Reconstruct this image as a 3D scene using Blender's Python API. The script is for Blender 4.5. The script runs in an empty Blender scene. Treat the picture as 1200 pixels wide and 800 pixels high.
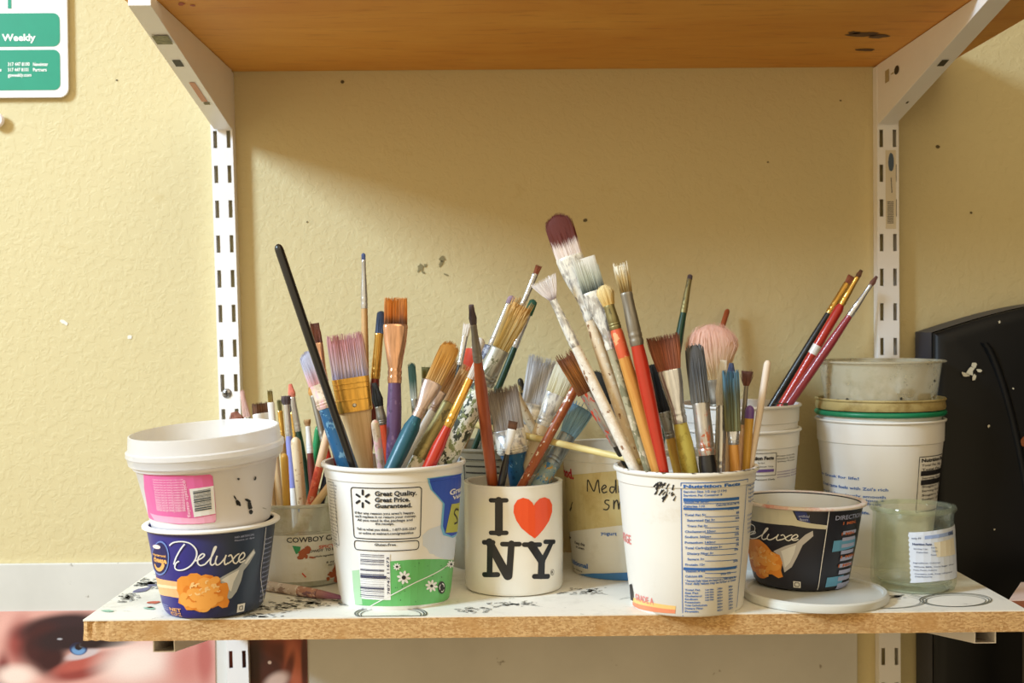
import bpy, bmesh, math, random
from mathutils import Vector, Matrix
random.seed(7)
scene = bpy.context.scene
COL = scene.collection

# ------------------------------------------------------------------ camera
FPX = 1400.0                       # focal length in pixels of the 1200x800 frame
CAM = Vector((0.0, -1.202, 0.230))
yaw, pitch, roll = 10 / FPX, 23 / FPX, math.radians(0.5)
Fv = Vector((math.sin(yaw) * math.cos(pitch), math.cos(yaw) * math.cos(pitch), -math.sin(pitch)))
R0 = Fv.cross(Vector((0, 0, 1))).normalized()
U0 = R0.cross(Fv)
Rv = R0 * math.cos(roll) - U0 * math.sin(roll)
Uv = R0 * math.sin(roll) + U0 * math.cos(roll)
cd = bpy.data.cameras.new('camera')
cam = bpy.data.objects.new('camera', cd)
COL.objects.link(cam)
m = Matrix((Rv, Uv, -Fv)).transposed().to_4x4()
m.translation = CAM
cam.matrix_world = m
cd.sensor_width = 36.0
cd.lens = 36.0 * FPX / 1200.0
cd.clip_start = 0.02
cd.dof.use_dof = True
cd.dof.focus_distance = 0.99
cd.dof.aperture_fstop = 9.0
scene.camera = cam

# ------------------------------------------------------------------ light
world = bpy.data.worlds.new('room_ambience')
scene.world = world
world.use_nodes = True
bg = world.node_tree.nodes['Background']
bg.inputs[0].default_value = (1.0, 0.78, 0.45, 1)
bg.inputs[1].default_value = 1.02

def area_light(name, loc, target, sx, sy, energy, color):
    l = bpy.data.lights.new(name, 'AREA')
    l.shape = 'RECTANGLE'; l.size = sx; l.size_y = sy
    l.energy = energy; l.color = color
    o = bpy.data.objects.new(name, l)
    COL.objects.link(o)
    o.location = loc
    o.rotation_euler = (Vector(target) - Vector(loc)).to_track_quat('-Z', 'Y').to_euler()
    return o
key = area_light('window_daylight', (-2.2, -1.5, 1.62), (-0.42, -0.05, 0.25), 0.5, 0.7, 13, (0.61, 0.81, 1.0))
key.data.spread = math.radians(60)          # beam narrowed to dim the right side of the wall
area_light('added_warm_fill', (0.5, -1.7, 1.85), (0.1, -0.1, 0.1), 1.0, 1.0, 5, (1.0, 0.80, 0.50))  # added warm fill light, not a lamp of the room

scene.cycles.transparent_max_bounces = 24
scene.view_settings.view_transform = 'Standard'
scene.view_settings.look = 'None'
scene.view_settings.exposure = 0.0
scene.view_settings.gamma = 1.0
scene.view_settings.use_curve_mapping = False

# ------------------------------------------------------------------ pixel rays
def ray(px, py):
    return (Fv + Rv * ((px - 600) / FPX) + Uv * ((400 - py) / FPX))
def P(px, py, Y):
    d = ray(px, py)
    return CAM + d * ((Y - CAM.y) / d.y)
def G(px, py, z=0.0):
    d = ray(px, py)
    return CAM + d * ((z - CAM.z) / d.z)
def mpp(Y):                         # metres per pixel at depth Y
    return (Y - CAM.y) / FPX

# ------------------------------------------------------------------ materials
def lin(c):
    out = []
    for v in c[:3]:
        v = v / 255.0
        out.append(v / 12.92 if v <= 0.04045 else ((v + 0.055) / 1.055) ** 2.4)
    return tuple(out) + (1.0,)

MATS = {}
def new_mat(name):
    mt = bpy.data.materials.new(name)
    mt.use_nodes = True
    nt = mt.node_tree
    b = nt.nodes['Principled BSDF']
    return mt, nt, b
def N(nt, kind, **kw):
    n = nt.nodes.new(kind)
    for k, v in kw.items():
        setattr(n, k, v)
    return n
def mixrgb(nt, fac, a, b, mode='MIX'):
    n = nt.nodes.new('ShaderNodeMix'); n.data_type = 'RGBA'; n.blend_type = mode
    for sock, val in ((n.inputs[0], fac), (n.inputs[6], a), (n.inputs[7], b)):
        if hasattr(val, 'links') or hasattr(val, 'is_output'):
            nt.links.new(val, sock)
        else:
            sock.default_value = val
    return n.outputs[2]
def ramp(nt, inp, p0, p1, c0=(0, 0, 0, 1), c1=(1, 1, 1, 1)):
    r = nt.nodes.new('ShaderNodeValToRGB')
    r.color_ramp.elements[0].position = p0; r.color_ramp.elements[0].color = c0
    r.color_ramp.elements[1].position = p1; r.color_ramp.elements[1].color = c1
    nt.links.new(inp, r.inputs[0])
    return r.outputs[0]
def noise(nt, scale, detail=3.0, rough=0.55, coord='Object', stretch=None, dist=0.0):
    tc = nt.nodes.new('ShaderNodeTexCoord')
    src = tc.outputs[coord]
    if stretch:
        mp = nt.nodes.new('ShaderNodeMapping'); mp.inputs['Scale'].default_value = stretch
        nt.links.new(src, mp.inputs[0]); src = mp.outputs[0]
    n = nt.nodes.new('ShaderNodeTexNoise')
    n.inputs['Scale'].default_value = scale
    n.inputs['Detail'].default_value = detail
    n.inputs['Roughness'].default_value = rough
    n.inputs['Distortion'].default_value = dist
    nt.links.new(src, n.inputs['Vector'])
    return n.outputs[0]
def bump(nt, b, height, strength=0.3, distance=0.001):
    bp = nt.nodes.new('ShaderNodeBump')
    bp.inputs['Strength'].default_value = strength
    bp.inputs['Distance'].default_value = distance
    nt.links.new(height, bp.inputs['Height'])
    nt.links.new(bp.outputs[0], b.inputs['Normal'])

def solid(name, c, rough=0.45, metal=0.0, var=0.12, scale=120.0, dirt=None, dirt_lo=0.58, dirt_hi=0.7, coat=0.0, bumpy=0.0):
    """plain colour with a little tonal variation and optional dirt patches"""
    if name in MATS: return MATS[name]
    mt, nt, b = new_mat(name)
    col = lin(c)
    dark = tuple(v * (1 - var) for v in col[:3]) + (1,)
    nz = noise(nt, scale, 4)
    out = mixrgb(nt, nz, dark, tuple(min(1, v * (1 + var * .6)) for v in col[:3]) + (1,))
    if dirt:
        n2 = noise(nt, scale * 0.8, 6, 0.65)
        out = mixrgb(nt, ramp(nt, n2, dirt_lo, dirt_hi), out, lin(dirt))
    nt.links.new(out, b.inputs['Base Color'])
    b.inputs['Roughness'].default_value = rough
    b.inputs['Metallic'].default_value = metal
    if coat: b.inputs['Coat Weight'].default_value = coat
    if bumpy: bump(nt, b, noise(nt, scale * 2.5, 4), bumpy, 0.0006)
    MATS[name] = mt
    return mt
def splat(name, cols, rough=0.5, scale=170.0, metal=0.0, widths=(0.52, 0.56, 0.6, 0.64), stretch=(1, 1, .6)):
    """dried paint of several colours in blotches"""
    if name in MATS: return MATS[name]
    mt, nt, b = new_mat(name)
    out = lin(cols[0])
    for i, c in enumerate(cols[1:]):
        nz = noise(nt, scale * (1 + 0.37 * i), 5, 0.6, stretch=(stretch[0] + .13 * i, stretch[1], stretch[2] + .17 * i))
        w = widths[min(i, len(widths) - 1)]
        out = mixrgb(nt, ramp(nt, nz, w, w + 0.025), out, lin(c))
    nt.links.new(out, b.inputs['Base Color'])
    b.inputs['Roughness'].default_value = rough
    b.inputs['Metallic'].default_value = metal
    bump(nt, b, noise(nt, scale * 1.5, 4), 0.25, 0.0006)
    MATS[name] = mt
    return mt
def metalmat(name, c, rough=0.2, spots=None, sheen_streak=0.55, lo=.56, hi=.6, metal=.72):
    if name in MATS: return MATS[name]
    mt, nt, b = new_mat(name)
    col = lin(c)
    nz = ramp(nt, noise(nt, 300, 4, 0.6, stretch=(1, 1, .06)), .3, .7)  # lengthwise streaks painted into the colour stand in for reflections
    out = mixrgb(nt, nz, tuple(v * (1 - sheen_streak) for v in col[:3]) + (1,), col)
    if spots:
        n2 = noise(nt, 210, 6, 0.7, stretch=(1, 1, .35), dist=.6)
        f = ramp(nt, n2, lo, hi)
        out = mixrgb(nt, f, out, lin(spots))
        mv = nt.nodes.new('ShaderNodeMath'); mv.operation = 'SUBTRACT'; mv.inputs[0].default_value = metal
        mv.use_clamp = True
        nt.links.new(f, mv.inputs[1]); nt.links.new(mv.outputs[0], b.inputs['Metallic'])
    else:
        b.inputs['Metallic'].default_value = metal
    nt.links.new(out, b.inputs['Base Color'])
    b.inputs['Roughness'].default_value = rough
    MATS[name] = mt
    return mt
def wood(name, c, c2=None, rough=0.5, spots=None):
    if name in MATS: return MATS[name]
    mt, nt, b = new_mat(name)
    col = lin(c); dk = lin(c2) if c2 else tuple(v * .62 for v in col[:3]) + (1,)
    nz = noise(nt, 420, 5, 0.6, stretch=(1, 1, .06), dist=0.4)
    out = mixrgb(nt, ramp(nt, nz, 0.3, 0.7), dk, col)
    if spots:
        out = mixrgb(nt, ramp(nt, noise(nt, 230, 5, .65), .6, .63), out, lin(spots))
    nt.links.new(out, b.inputs['Base Color'])
    b.inputs['Roughness'].default_value = rough
    MATS[name] = mt
    return mt
def bristle(name, base, mid, tip, p=(0.0, 0.5, 1.0), rough=0.7, vary=0.5, amp=0.5):
    """hair colour running from ferrule to tip (UV v), streaked hair by hair (UV u)"""
    if name in MATS: return MATS[name]
    mt, nt, b = new_mat(name)
    uv = nt.nodes.new('ShaderNodeUVMap'); uv.uv_map = 'UVMap'
    sp = nt.nodes.new('ShaderNodeSeparateXYZ'); nt.links.new(uv.outputs[0], sp.inputs[0])
    mp = nt.nodes.new('ShaderNodeMapping'); mp.inputs['Scale'].default_value = (60, 1.6, 1)
    nt.links.new(uv.outputs[0], mp.inputs[0])
    nz = nt.nodes.new('ShaderNodeTexNoise'); nz.inputs['Scale'].default_value = 1.0; nz.inputs['Detail'].default_value = 3
    nt.links.new(mp.outputs[0], nz.inputs['Vector'])
    ad = nt.nodes.new('ShaderNodeMath'); ad.operation = 'MULTIPLY_ADD'
    nt.links.new(nz.outputs[0], ad.inputs[0]); ad.inputs[1].default_value = amp
    sb = nt.nodes.new('ShaderNodeMath'); sb.operation = 'SUBTRACT'; nt.links.new(sp.outputs[1], sb.inputs[0]); sb.inputs[1].default_value = amp * .5
    nt.links.new(sb.outputs[0], ad.inputs[2])
    r = nt.nodes.new('ShaderNodeValToRGB')
    e = r.color_ramp.elements
    e[0].position = p[0]; e[0].color = lin(base)
    e[1].position = p[2]; e[1].color = lin(tip)
    k = e.new(p[1]); k.color = lin(mid)
    nt.links.new(ad.outputs[0], r.inputs[0])
    mp2 = nt.nodes.new('ShaderNodeMapping'); mp2.inputs['Scale'].default_value = (150, 1.0, 1)
    nt.links.new(uv.outputs[0], mp2.inputs[0])
    nz2 = nt.nodes.new('ShaderNodeTexNoise'); nz2.inputs['Scale'].default_value = 1.0; nz2.inputs['Detail'].default_value = 2
    nt.links.new(mp2.outputs[0], nz2.inputs['Vector'])
    mr = nt.nodes.new('ShaderNodeMapRange')
    mr.inputs[1].default_value = .3; mr.inputs[2].default_value = .7; mr.inputs[3].default_value = 1 - vary; mr.inputs[4].default_value = 1 + vary * .45
    nt.links.new(nz2.outputs[0], mr.inputs[0])
    cb = nt.nodes.new('ShaderNodeCombineColor')
    for i in range(3): nt.links.new(mr.outputs[0], cb.inputs[i])
    out = mixrgb(nt, 1.0, r.outputs[0], cb.outputs[0], 'MULTIPLY')
    nt.links.new(out, b.inputs['Base Color'])
    b.inputs['Roughness'].default_value = rough
    bump(nt, b, nz2.outputs[0], 0.4, 0.0006)
    MATS[name] = mt
    return mt
def flat(name, c, rough=0.5):
    """printed ink"""
    if name in MATS: return MATS[name]
    mt, nt, b = new_mat(name)
    b.inputs['Base Color'].default_value = lin(c)
    b.inputs['Roughness'].default_value = rough
    MATS[name] = mt
    return mt
def cloudy(name, c, opacity=0.6, rough=0.35, grime=None):
    """cloudy translucent plastic"""
    if name in MATS: return MATS[name]
    mt, nt, b = new_mat(name)
    col = lin(c)
    if grime:
        out = mixrgb(nt, ramp(nt, noise(nt, 60, 6, .65), .45, .7), col, lin(grime))
        nt.links.new(out, b.inputs['Base Color'])
    else:
        b.inputs['Base Color'].default_value = col
    b.inputs['Roughness'].default_value = rough
    b.inputs['Alpha'].default_value = opacity
    MATS[name] = mt
    return mt
def thin_glass(name, tint, haze=0.1, hazecol=(200, 205, 190)):
    if name in MATS: return MATS[name]
    mt, nt, b = new_mat(name)
    out = nt.nodes['Material Output']
    tr = nt.nodes.new('ShaderNodeBsdfTransparent'); tr.inputs[0].default_value = lin(tint)
    gl = nt.nodes.new('ShaderNodeBsdfGlossy'); gl.inputs['Roughness'].default_value = 0.04
    df = nt.nodes.new('ShaderNodeBsdfDiffuse'); df.inputs[0].default_value = lin(hazecol)
    lw = nt.nodes.new('ShaderNodeLayerWeight'); lw.inputs[0].default_value = .22
    fr = nt.nodes.new('ShaderNodeMath'); fr.operation = 'MULTIPLY_ADD'; fr.inputs[1].default_value = .22; fr.inputs[2].default_value = .03
    nt.links.new(lw.outputs['Facing'], fr.inputs[0])
    m1 = nt.nodes.new('ShaderNodeMixShader')
    hz = ramp(nt, noise(nt, 45, 5, .65), .35, .75, (0, 0, 0, 1), (haze * 2, haze * 2, haze * 2, 1))
    nt.links.new(hz, m1.inputs[0]); nt.links.new(tr.outputs[0], m1.inputs[1]); nt.links.new(df.outputs[0], m1.inputs[2])
    m2 = nt.nodes.new('ShaderNodeMixShader')
    nt.links.new(fr.outputs[0], m2.inputs[0]); nt.links.new(m1.outputs[0], m2.inputs[1]); nt.links.new(gl.outputs[0], m2.inputs[2])
    nt.links.new(m2.outputs[0], out.inputs[0])
    MATS[name] = mt
    return mt

# ------------------------------------------------------------------ object helpers
def link(o, parent=None):
    COL.objects.link(o)
    if parent: o.parent = parent
    return o
def obj(name, verts, faces, mat, parent=None, smooth=False, sharp=40, uvs=None, loc=None):
    me = bpy.data.meshes.new(name)
    me.from_pydata([tuple(v) for v in verts], [], faces)
    if mat: me.materials.append(mat)
    if uvs is not None:
        ul = me.uv_layers.new(name='UVMap')
        for l in me.loops:
            ul.data[l.index].uv = uvs[l.vertex_index]
    if smooth:
        me.polygons.foreach_set('use_smooth', [True] * len(me.polygons))
        me.set_sharp_from_angle(angle=math.radians(sharp))
    me.update()
    o = bpy.data.objects.new(name, me)
    if loc is not None: o.location = loc
    return link(o, parent)
def bm_obj(name, bm, mat, parent=None, smooth=False, sharp=40):
    me = bpy.data.meshes.new(name)
    bm.to_mesh(me); bm.free()
    if mat: me.materials.append(mat)
    if smooth:
        me.polygons.foreach_set('use_smooth', [True] * len(me.polygons))
        me.set_sharp_from_angle(angle=math.radians(sharp))
    o = bpy.data.objects.new(name, me)
    return link(o, parent)
def empty(name, loc, label=None, cat=None, group=None, kind=None):
    o = bpy.data.objects.new(name, None)
    o.empty_display_size = 0.01
    o.location = loc
    link(o)
    return tag(o, label, cat, group, kind)
def tag(o, label=None, cat=None, group=None, kind=None):
    if label: o['label'] = label
    if cat: o['category'] = cat
    if group: o['group'] = group
    if kind: o['kind'] = kind
    return o
def box(name, lo, hi, mat, parent=None, bevel=0.0):
    bm = bmesh.new()
    x0, y0, z0 = lo; x1, y1, z1 = hi
    vs = [bm.verts.new(p) for p in ((x0, y0, z0), (x1, y0, z0), (x1, y1, z0), (x0, y1, z0), (x0, y0, z1), (x1, y0, z1), (x1, y1, z1), (x0, y1, z1))]
    for f in ((0, 3, 2, 1), (4, 5, 6, 7), (0, 1, 5, 4), (1, 2, 6, 5), (2, 3, 7, 6), (3, 0, 4, 7)):
        bm.faces.new([vs[i] for i in f])
    if bevel:
        bmesh.ops.bevel(bm, geom=list(bm.edges), offset=bevel, segments=2, affect='EDGES', profile=.5)
    return bm_obj(name, bm, mat, parent)
def lathe(profile, n=64, cx=0, cy=0):
    """profile: list of (r,z), r==0 makes a pole"""
    verts, faces, rows = [], [], []
    for r, z in profile:
        if r < 1e-6:
            rows.append([len(verts)]); verts.append((cx, cy, z))
        else:
            rows.append(list(range(len(verts), len(verts) + n)))
            for i in range(n):
                a = 2 * math.pi * i / n
                verts.append((cx + r * math.sin(a), cy - r * math.cos(a), z))
    for a, b in zip(rows[:-1], rows[1:]):
        for i in range(n):
            j = (i + 1) % n
            if len(a) == 1 and len(b) == 1: continue
            if len(a) == 1: faces.append((a[0], b[j], b[i]))
            elif len(b) == 1: faces.append((a[i], a[j], b[0]))
            else: faces.append((a[i], a[j], b[j], b[i]))
    return verts, faces

# ------------------------------------------------------------------ lettering
_TX = {}
def glyphs(s, bold=0.0):
    key = (s, bold)
    if key in _TX: return _TX[key]
    cu = bpy.data.curves.new('t', 'FONT')
    cu.body = s; cu.size = 1.0; cu.resolution_u = 2; cu.offset = bold; cu.fill_mode = 'FRONT'
    o = bpy.data.objects.new('t', cu)
    COL.objects.link(o)
    dg = bpy.context.evaluated_depsgraph_get()
    me = bpy.data.meshes.new_from_object(o.evaluated_get(dg))
    vs = [(v.co.x, v.co.y) for v in me.vertices]
    fs = [tuple(p.vertices) for p in me.polygons]
    bpy.data.objects.remove(o); bpy.data.curves.remove(cu); bpy.data.meshes.remove(me)
    x0 = min(v[0] for v in vs); x1 = max(v[0] for v in vs)
    _TX[key] = ([(v[0] - x0, v[1]) for v in vs], fs, x1 - x0)
    return _TX[key]

class Plane:
    """flat surface facing -Y at depth Y; u = x, v = z of the owner's local frame"""
    def __init__(s, Y, origin): s.Y = Y; s.o = Vector(origin); s.step = None
    def hit(s, px, py):
        p = P(px, py, s.Y) - s.o
        return (p.x, p.z)
    def map(s, u, v, lift): return (u, s.Y - s.o.y - lift, v)

class Decal:
    """ink shapes laid on a surface, given in photo pixels and turned into surface coordinates"""
    def __init__(s, surf, name, mat, lift=0.0002, conv=None):
        s.surf, s.name, s.mat, s.lift = surf, name, mat, lift
        s.v, s.f = [], []
        s.c = conv or (lambda x, y: (x, y))
    def h(s, x, y): return s.surf.hit(*s.c(x, y))
    def raw(s, pts, faces):
        b = len(s.v)
        s.v += pts
        s.f += [tuple(i + b for i in f) for f in faces]
    def poly_uv(s, uv):
        bm = bmesh.new()
        vs = [bm.verts.new((a, b, 0)) for a, b in uv]
        try: bm.faces.new(vs)
        except ValueError: bm.free(); return
        if s.surf.step:
            u0 = min(a for a, b in uv); u1 = max(a for a, b in uv)
            n = int((u1 - u0) / s.surf.step)
            bmesh.ops.triangulate(bm, faces=list(bm.faces))
            for i in range(1, n + 1):
                bmesh.ops.bisect_plane(bm, geom=list(bm.verts) + list(bm.edges) + list(bm.faces),
                                       plane_co=(u0 + i * s.surf.step, 0, 0), plane_no=(1, 0, 0))
            for r_, z_ in getattr(s.surf, 'outer', ()):
                if min(q[1] for q in uv) < z_ < max(q[1] for q in uv):
                    bmesh.ops.bisect_plane(bm, geom=list(bm.verts) + list(bm.edges) + list(bm.faces), plane_co=(0, z_, 0), plane_no=(0, 1, 0))
        bmesh.ops.triangulate(bm, faces=list(bm.faces))
        bm.normal_update()
        bm.verts.index_update()
        pts = [(v.co.x, v.co.y) for v in bm.verts]
        fs = []
        for f in bm.faces:
            idx = [v.index for v in f.verts]
            if f.normal.z < 0: idx.reverse()
            fs.append(tuple(idx))
        bm.free()
        s.raw(pts, fs)
    def poly(s, pts): s.poly_uv([s.h(*p) for p in pts]); return s
    def rect(s, x0, y0, x1, y1):
        a = s.h(x0, y0); b = s.h(x1, y1)
        u0, u1 = sorted((a[0], b[0])); v0, v1 = sorted((a[1], b[1]))
        s.poly_uv([(u0, v0), (u1, v0), (u1, v1), (u0, v1)]); return s
    def rrect(s, x0, y0, x1, y1, r=0.25):
        a = s.h(x0, y0); b = s.h(x1, y1)
        s.poly_uv(rr(a[0], b[0], b[1], a[1], r)); return s
    def outline(s, x0, y0, x1, y1, w=1.2, r=0.12):
        a = s.h(x0, y0); b = s.h(x1, y1)
        t = w * 0.0007
        pts = rr(a[0], b[0], b[1], a[1], r)
        s._ribbon(pts + [pts[0]], t); return s
    def ell(s, x, y, rx, ry, rot=0.0, n=14, jit=0.0):
        pts = []
        for i in range(n):
            a = 2 * math.pi * i / n
            k = 1 + random.uniform(-jit, jit)
            ex, ey = rx * math.cos(a) * k, ry * math.sin(a) * k
            pts.append((x + ex * math.cos(rot) - ey * math.sin(rot), y + ex * math.sin(rot) + ey * math.cos(rot)))
        return s.poly(pts)
    def _ribbon(s, uv, w):
        L, Rr = [], []
        if s.surf.step:
            dense = [uv[0]]
            for a, b in zip(uv[:-1], uv[1:]):
                n = int(max(abs(b[0] - a[0]), abs(b[1] - a[1])) / s.surf.step) + 1
                dense += [(a[0] + (b[0] - a[0]) * i / n, a[1] + (b[1] - a[1]) * i / n) for i in range(1, n)] + [b]
            uv = dense
        for i, p in enumerate(uv):
            a = uv[max(0, i - 1)]; b = uv[min(len(uv) - 1, i + 1)]
            if uv[0] == uv[-1]:
                if i == 0: a = uv[-2]
                if i == len(uv) - 1: b = uv[1]
            dx, dy = b[0] - a[0], b[1] - a[1]
            l = math.hypot(dx, dy) or 1
            nx, ny = -dy / l * w / 2, dx / l * w / 2
            L.append((p[0] + nx, p[1] + ny)); Rr.append((p[0] - nx, p[1] - ny))
        n = len(uv)
        s.raw(L + Rr, [(i, n + i, n + i + 1, i + 1) for i in range(n - 1)])
    def stroke(s, pts, w, smooth=True, cap=False, k=0.00072):
        uv = [s.h(*p) for p in pts]
        if smooth and len(uv) > 2: uv = catmull(uv, 6)
        elif s.surf.step and len(uv) == 2:
            n = max(1, int(abs(uv[1][0] - uv[0][0]) / s.surf.step) + 1)
            uv = [(uv[0][0] + (uv[1][0] - uv[0][0]) * i / n, uv[0][1] + (uv[1][1] - uv[0][1]) * i / n) for i in range(n + 1)]
        ww = w * k
        s._ribbon(uv, ww)
        if cap:
            for c in (uv[0], uv[-1]):
                s.poly_uv([(c[0] + ww / 2 * math.cos(t * math.pi / 6), c[1] + ww / 2 * math.sin(t * math.pi / 6)) for t in range(12)])
        return s
    def text(s, body, x0, y0, x1, y1, bold=0.0, desc=False):
        """left/top/right/bottom pixel box of the capitals"""
        vs, fs, w = glyphs(body, bold)
        a = s.h(x0, y0); b = s.h(x1, y1)
        vd = s.h(x1, y0)
        sx = (b[0] - a[0]) / w
        hcap = 0.70
        hgt = (a[1] - s.h(x0, y1)[1]) / hcap
        slope = (vd[1] - a[1])
        base = s.h(x0, y1)[1]
        s.raw([(a[0] + x * sx, base + y * hgt) for x, y in vs], fs)
        return s
    def vtext(s, body, x0, y0, x1, y1, bold=0.0):
        """text turned to read upwards inside the pixel box"""
        vs, fs, w = glyphs(body, bold)
        a = s.h(x0, y0); b = s.h(x1, y1)
        s.raw([(b[0] - y / .7 * (b[0] - a[0]), b[1] + x / w * (a[1] - b[1])) for x, y in vs], fs)
        return s
    def build(s, parent, label=None, stuff=False):
        if not s.f: return None
        verts = [s.surf.map(u, v, s.lift) for u, v in s.v]
        o = obj(s.name, verts, s.f, s.mat, parent)
        if label: o['label'] = label
        if stuff or s.name == 'lettering': o['kind'] = 'stuff'
        return o
def rr(u0, u1, v0, v1, r):
    q = r * min(abs(u1 - u0), abs(v1 - v0))
    pts = []
    for cx, cy, a0 in ((u1 - q, v1 - q, 0), (u0 + q, v1 - q, 90), (u0 + q, v0 + q, 180), (u1 - q, v0 + q, 270)):
        for i in range(5):
            a = math.radians(a0 + 22.5 * i)
            pts.append((cx + q * math.cos(a), cy + q * math.sin(a)))
    return pts
def catmull(p, n):
    out = []
    q = [p[0]] + list(p) + [p[-1]]
    for i in range(1, len(q) - 2):
        for k in range(n):
            t = k / n
            r = []
            for c in (0, 1):
                a, b, cc, d = q[i - 1][c], q[i][c], q[i + 1][c], q[i + 2][c]
                r.append(0.5 * (2 * b + (cc - a) * t + (2 * a - 5 * b + 4 * cc - d) * t * t + (3 * b - a - 3 * cc + d) * t ** 3))
            out.append(tuple(r))
    out.append(tuple(p[-1]))
    return out

# ================================================================== SETTING
def wall_material():
    mt, nt, b = new_mat('tan_textured_paint')
    c = mixrgb(nt, noise(nt, 2.2, 4), lin((206, 191, 145)), lin((213, 199, 154)))
    fine = noise(nt, 380, 4, .6)
    c = mixrgb(nt, ramp(nt, noise(nt, 24, 6, .7), .62, .8), c, lin((199, 180, 128)))
    nt.links.new(c, b.inputs['Base Color'])
    b.inputs['Roughness'].default_value = 0.62
    n1 = noise(nt, 115, 4, .6, dist=.5)
    r1 = ramp(nt, n1, .47, .56)
    ad = nt.nodes.new('ShaderNodeMath'); ad.operation = 'MULTIPLY_ADD'
    nt.links.new(fine, ad.inputs[0]); ad.inputs[1].default_value = .22; nt.links.new(r1, ad.inputs[2])
    bump(nt, b, ad.outputs[0], .2, .0014)
    return mt
wall = box('wall_back', (-2.2, 0.0, -0.95), (2.2, 0.08, 1.9), wall_material())
tag(wall, 'tan yellow wall with knockdown plaster texture', None, None, 'structure')
WS = Plane(0.0, (0, 0, 0))
d = Decal(WS, 'smudge', flat('smudge_ink', (136, 126, 90)), .0006)
for px, py, rx, ry in ((493, 313, 4, 5), (499, 311, 2, 2), (518, 303, 4, 3.5), (517, 309, 2, 4), (523, 322, 3, 1), (496, 319, 2, 1.4), (490, 318, 1.2, 1.4)):
    d.ell(px, py, rx, ry, random.random(), 12, .35)
d.build(wall, 'grey finger smudges on the wall', True)
d = Decal(WS, 'speck', flat('speck_ink', (84, 70, 36)), .0006)
for px, py, r in ((401, 96, 2.2), (1099, 172, 3), (686, 258, 2.5), (1138, 249, 1.6), (137, 94, 1.6), (985, 118, 1.5), (900, 190, 1.3), (360, 260, 1.2)):
    d.ell(px, py, r, r * .8, 0, 8, .3)
d.build(wall, None, True)
d = Decal(WS, 'chalk_mark', flat('chalk_ink', (235, 232, 220)), .0006)
d.ell(76, 378, 5, 2.4, .5, 9, .3); d.ell(152, 395, 3, 2, 0, 9, .3); d.build(wall, None, True)

floor = box('floor', (-2.2, -3.4, -0.99), (2.2, 0.0, -0.95), solid('floor_paint', (150, 140, 122), .7))
tag(floor, 'grey floor below the shelves', None, None, 'structure')

wr = box('added_shade_wall', (0.74, -1.0, -0.95), (0.82, 0.0, 1.9), solid('shade_wall_brown', (74, 58, 40), .6, 0, .1, 8))  # unseen wall added to block ambient light on the right
tag(wr, 'added dark brown side wall, out of view, shading the right edge', None, None, 'structure')

def chipboard():
    mt, nt, b = new_mat('raw_chipboard')
    v = nt.nodes.new('ShaderNodeTexVoronoi'); v.inputs['Scale'].default_value = 820
    tc = nt.nodes.new('ShaderNodeTexCoord'); mp = nt.nodes.new('ShaderNodeMapping')
    mp.inputs['Scale'].default_value = (.55, 1, 1.2)
    nt.links.new(tc.outputs['Object'], mp.inputs[0]); nt.links.new(mp.outputs[0], v.inputs['Vector'])
    sp = nt.nodes.new('ShaderNodeSeparateColor'); nt.links.new(v.outputs['Color'], sp.inputs[0])
    c = mixrgb(nt, ramp(nt, sp.outputs[0], .1, .9), lin((182, 138, 86)), lin((218, 180, 126)))
    c = mixrgb(nt, ramp(nt, noise(nt, 330, 4, .6), .62, .72), c, lin((140, 96, 46)))
    c = mixrgb(nt, ramp(nt, noise(nt, 28, 5, .6), .5, .75), c, lin((192, 144, 84)))
    nt.links.new(c, b.inputs['Base Color']); b.inputs['Roughness'].default_value = .85
    bump(nt, b, sp.outputs[1], .5, .001)
    return mt
CHIP = chipboard()
def laminate():
    mt, nt, b = new_mat('white_painted_laminate')
    c = mixrgb(nt, ramp(nt, noise(nt, 14, 7, .7), .5, .8), lin((240, 238, 230)), lin((196, 194, 184)))
    c = mixrgb(nt, ramp(nt, noise(nt, 30, 8, .75, dist=1.5), .62, .72), c, lin((128, 132, 130)))
    c = mixrgb(nt, ramp(nt, noise(nt, 52, 6, .7), .7, .76), c, lin((168, 140, 96)))
    nt.links.new(c, b.inputs['Base Color']); b.inputs['Roughness'].default_value = .5
    return mt
YF, YB = -0.269, -0.016
XL = P(97, 727, YF).x; XR = P(1204, 716, YF).x
TH = 0.0172
sh = empty('shelf_board', (XL, YF, -TH), 'white topped chipboard shelf carrying the brush tubs', 'shelf')
def rough_board(name, x0, x1, y0, y1, z0, z1, mat, parent, origin, jag=0.0002):
    """board whose sawn front edge is a little uneven"""
    bm = bmesh.new()
    n = 220
    rows = []
    for i in range(n + 1):
        x = x0 + (x1 - x0) * i / n
        e = random.uniform(-jag, jag)
        dz = 0
        if i < 6: e += random.uniform(.0, .0022); dz = random.uniform(0, .0012)
        rows.append([bm.verts.new(Vector(p) - Vector(origin)) for p in
                     ((x, y0 + max(0, e), z1), (x, y0 + max(0, e) + random.uniform(-jag, jag) * .5, (z0 + z1) / 2),
                      (x, y0 + max(0, random.uniform(-jag, jag)), z0 + random.uniform(0, jag) + dz), (x, y1, z0), (x, y1, z1))])
    for a, b in zip(rows[:-1], rows[1:]):
        for k in range(5):
            j = (k + 1) % 5
            bm.faces.new((a[k], a[j], b[j], b[k]))
    bm.faces.new(rows[0][::-1]); bm.faces.new(rows[-1])
    bmesh.ops.recalc_face_normals(bm, faces=list(bm.faces))
    return bm_obj(name, bm, mat, parent)
rough_board('chipboard_core', XL, XR, YF, YB, -TH, -.0011, CHIP, sh, (XL, YF, -TH))
core_top = box('laminate_top', (0, 0.0002, TH - .0011), (XR - XL, YB - YF, TH), laminate(), sh)
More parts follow.
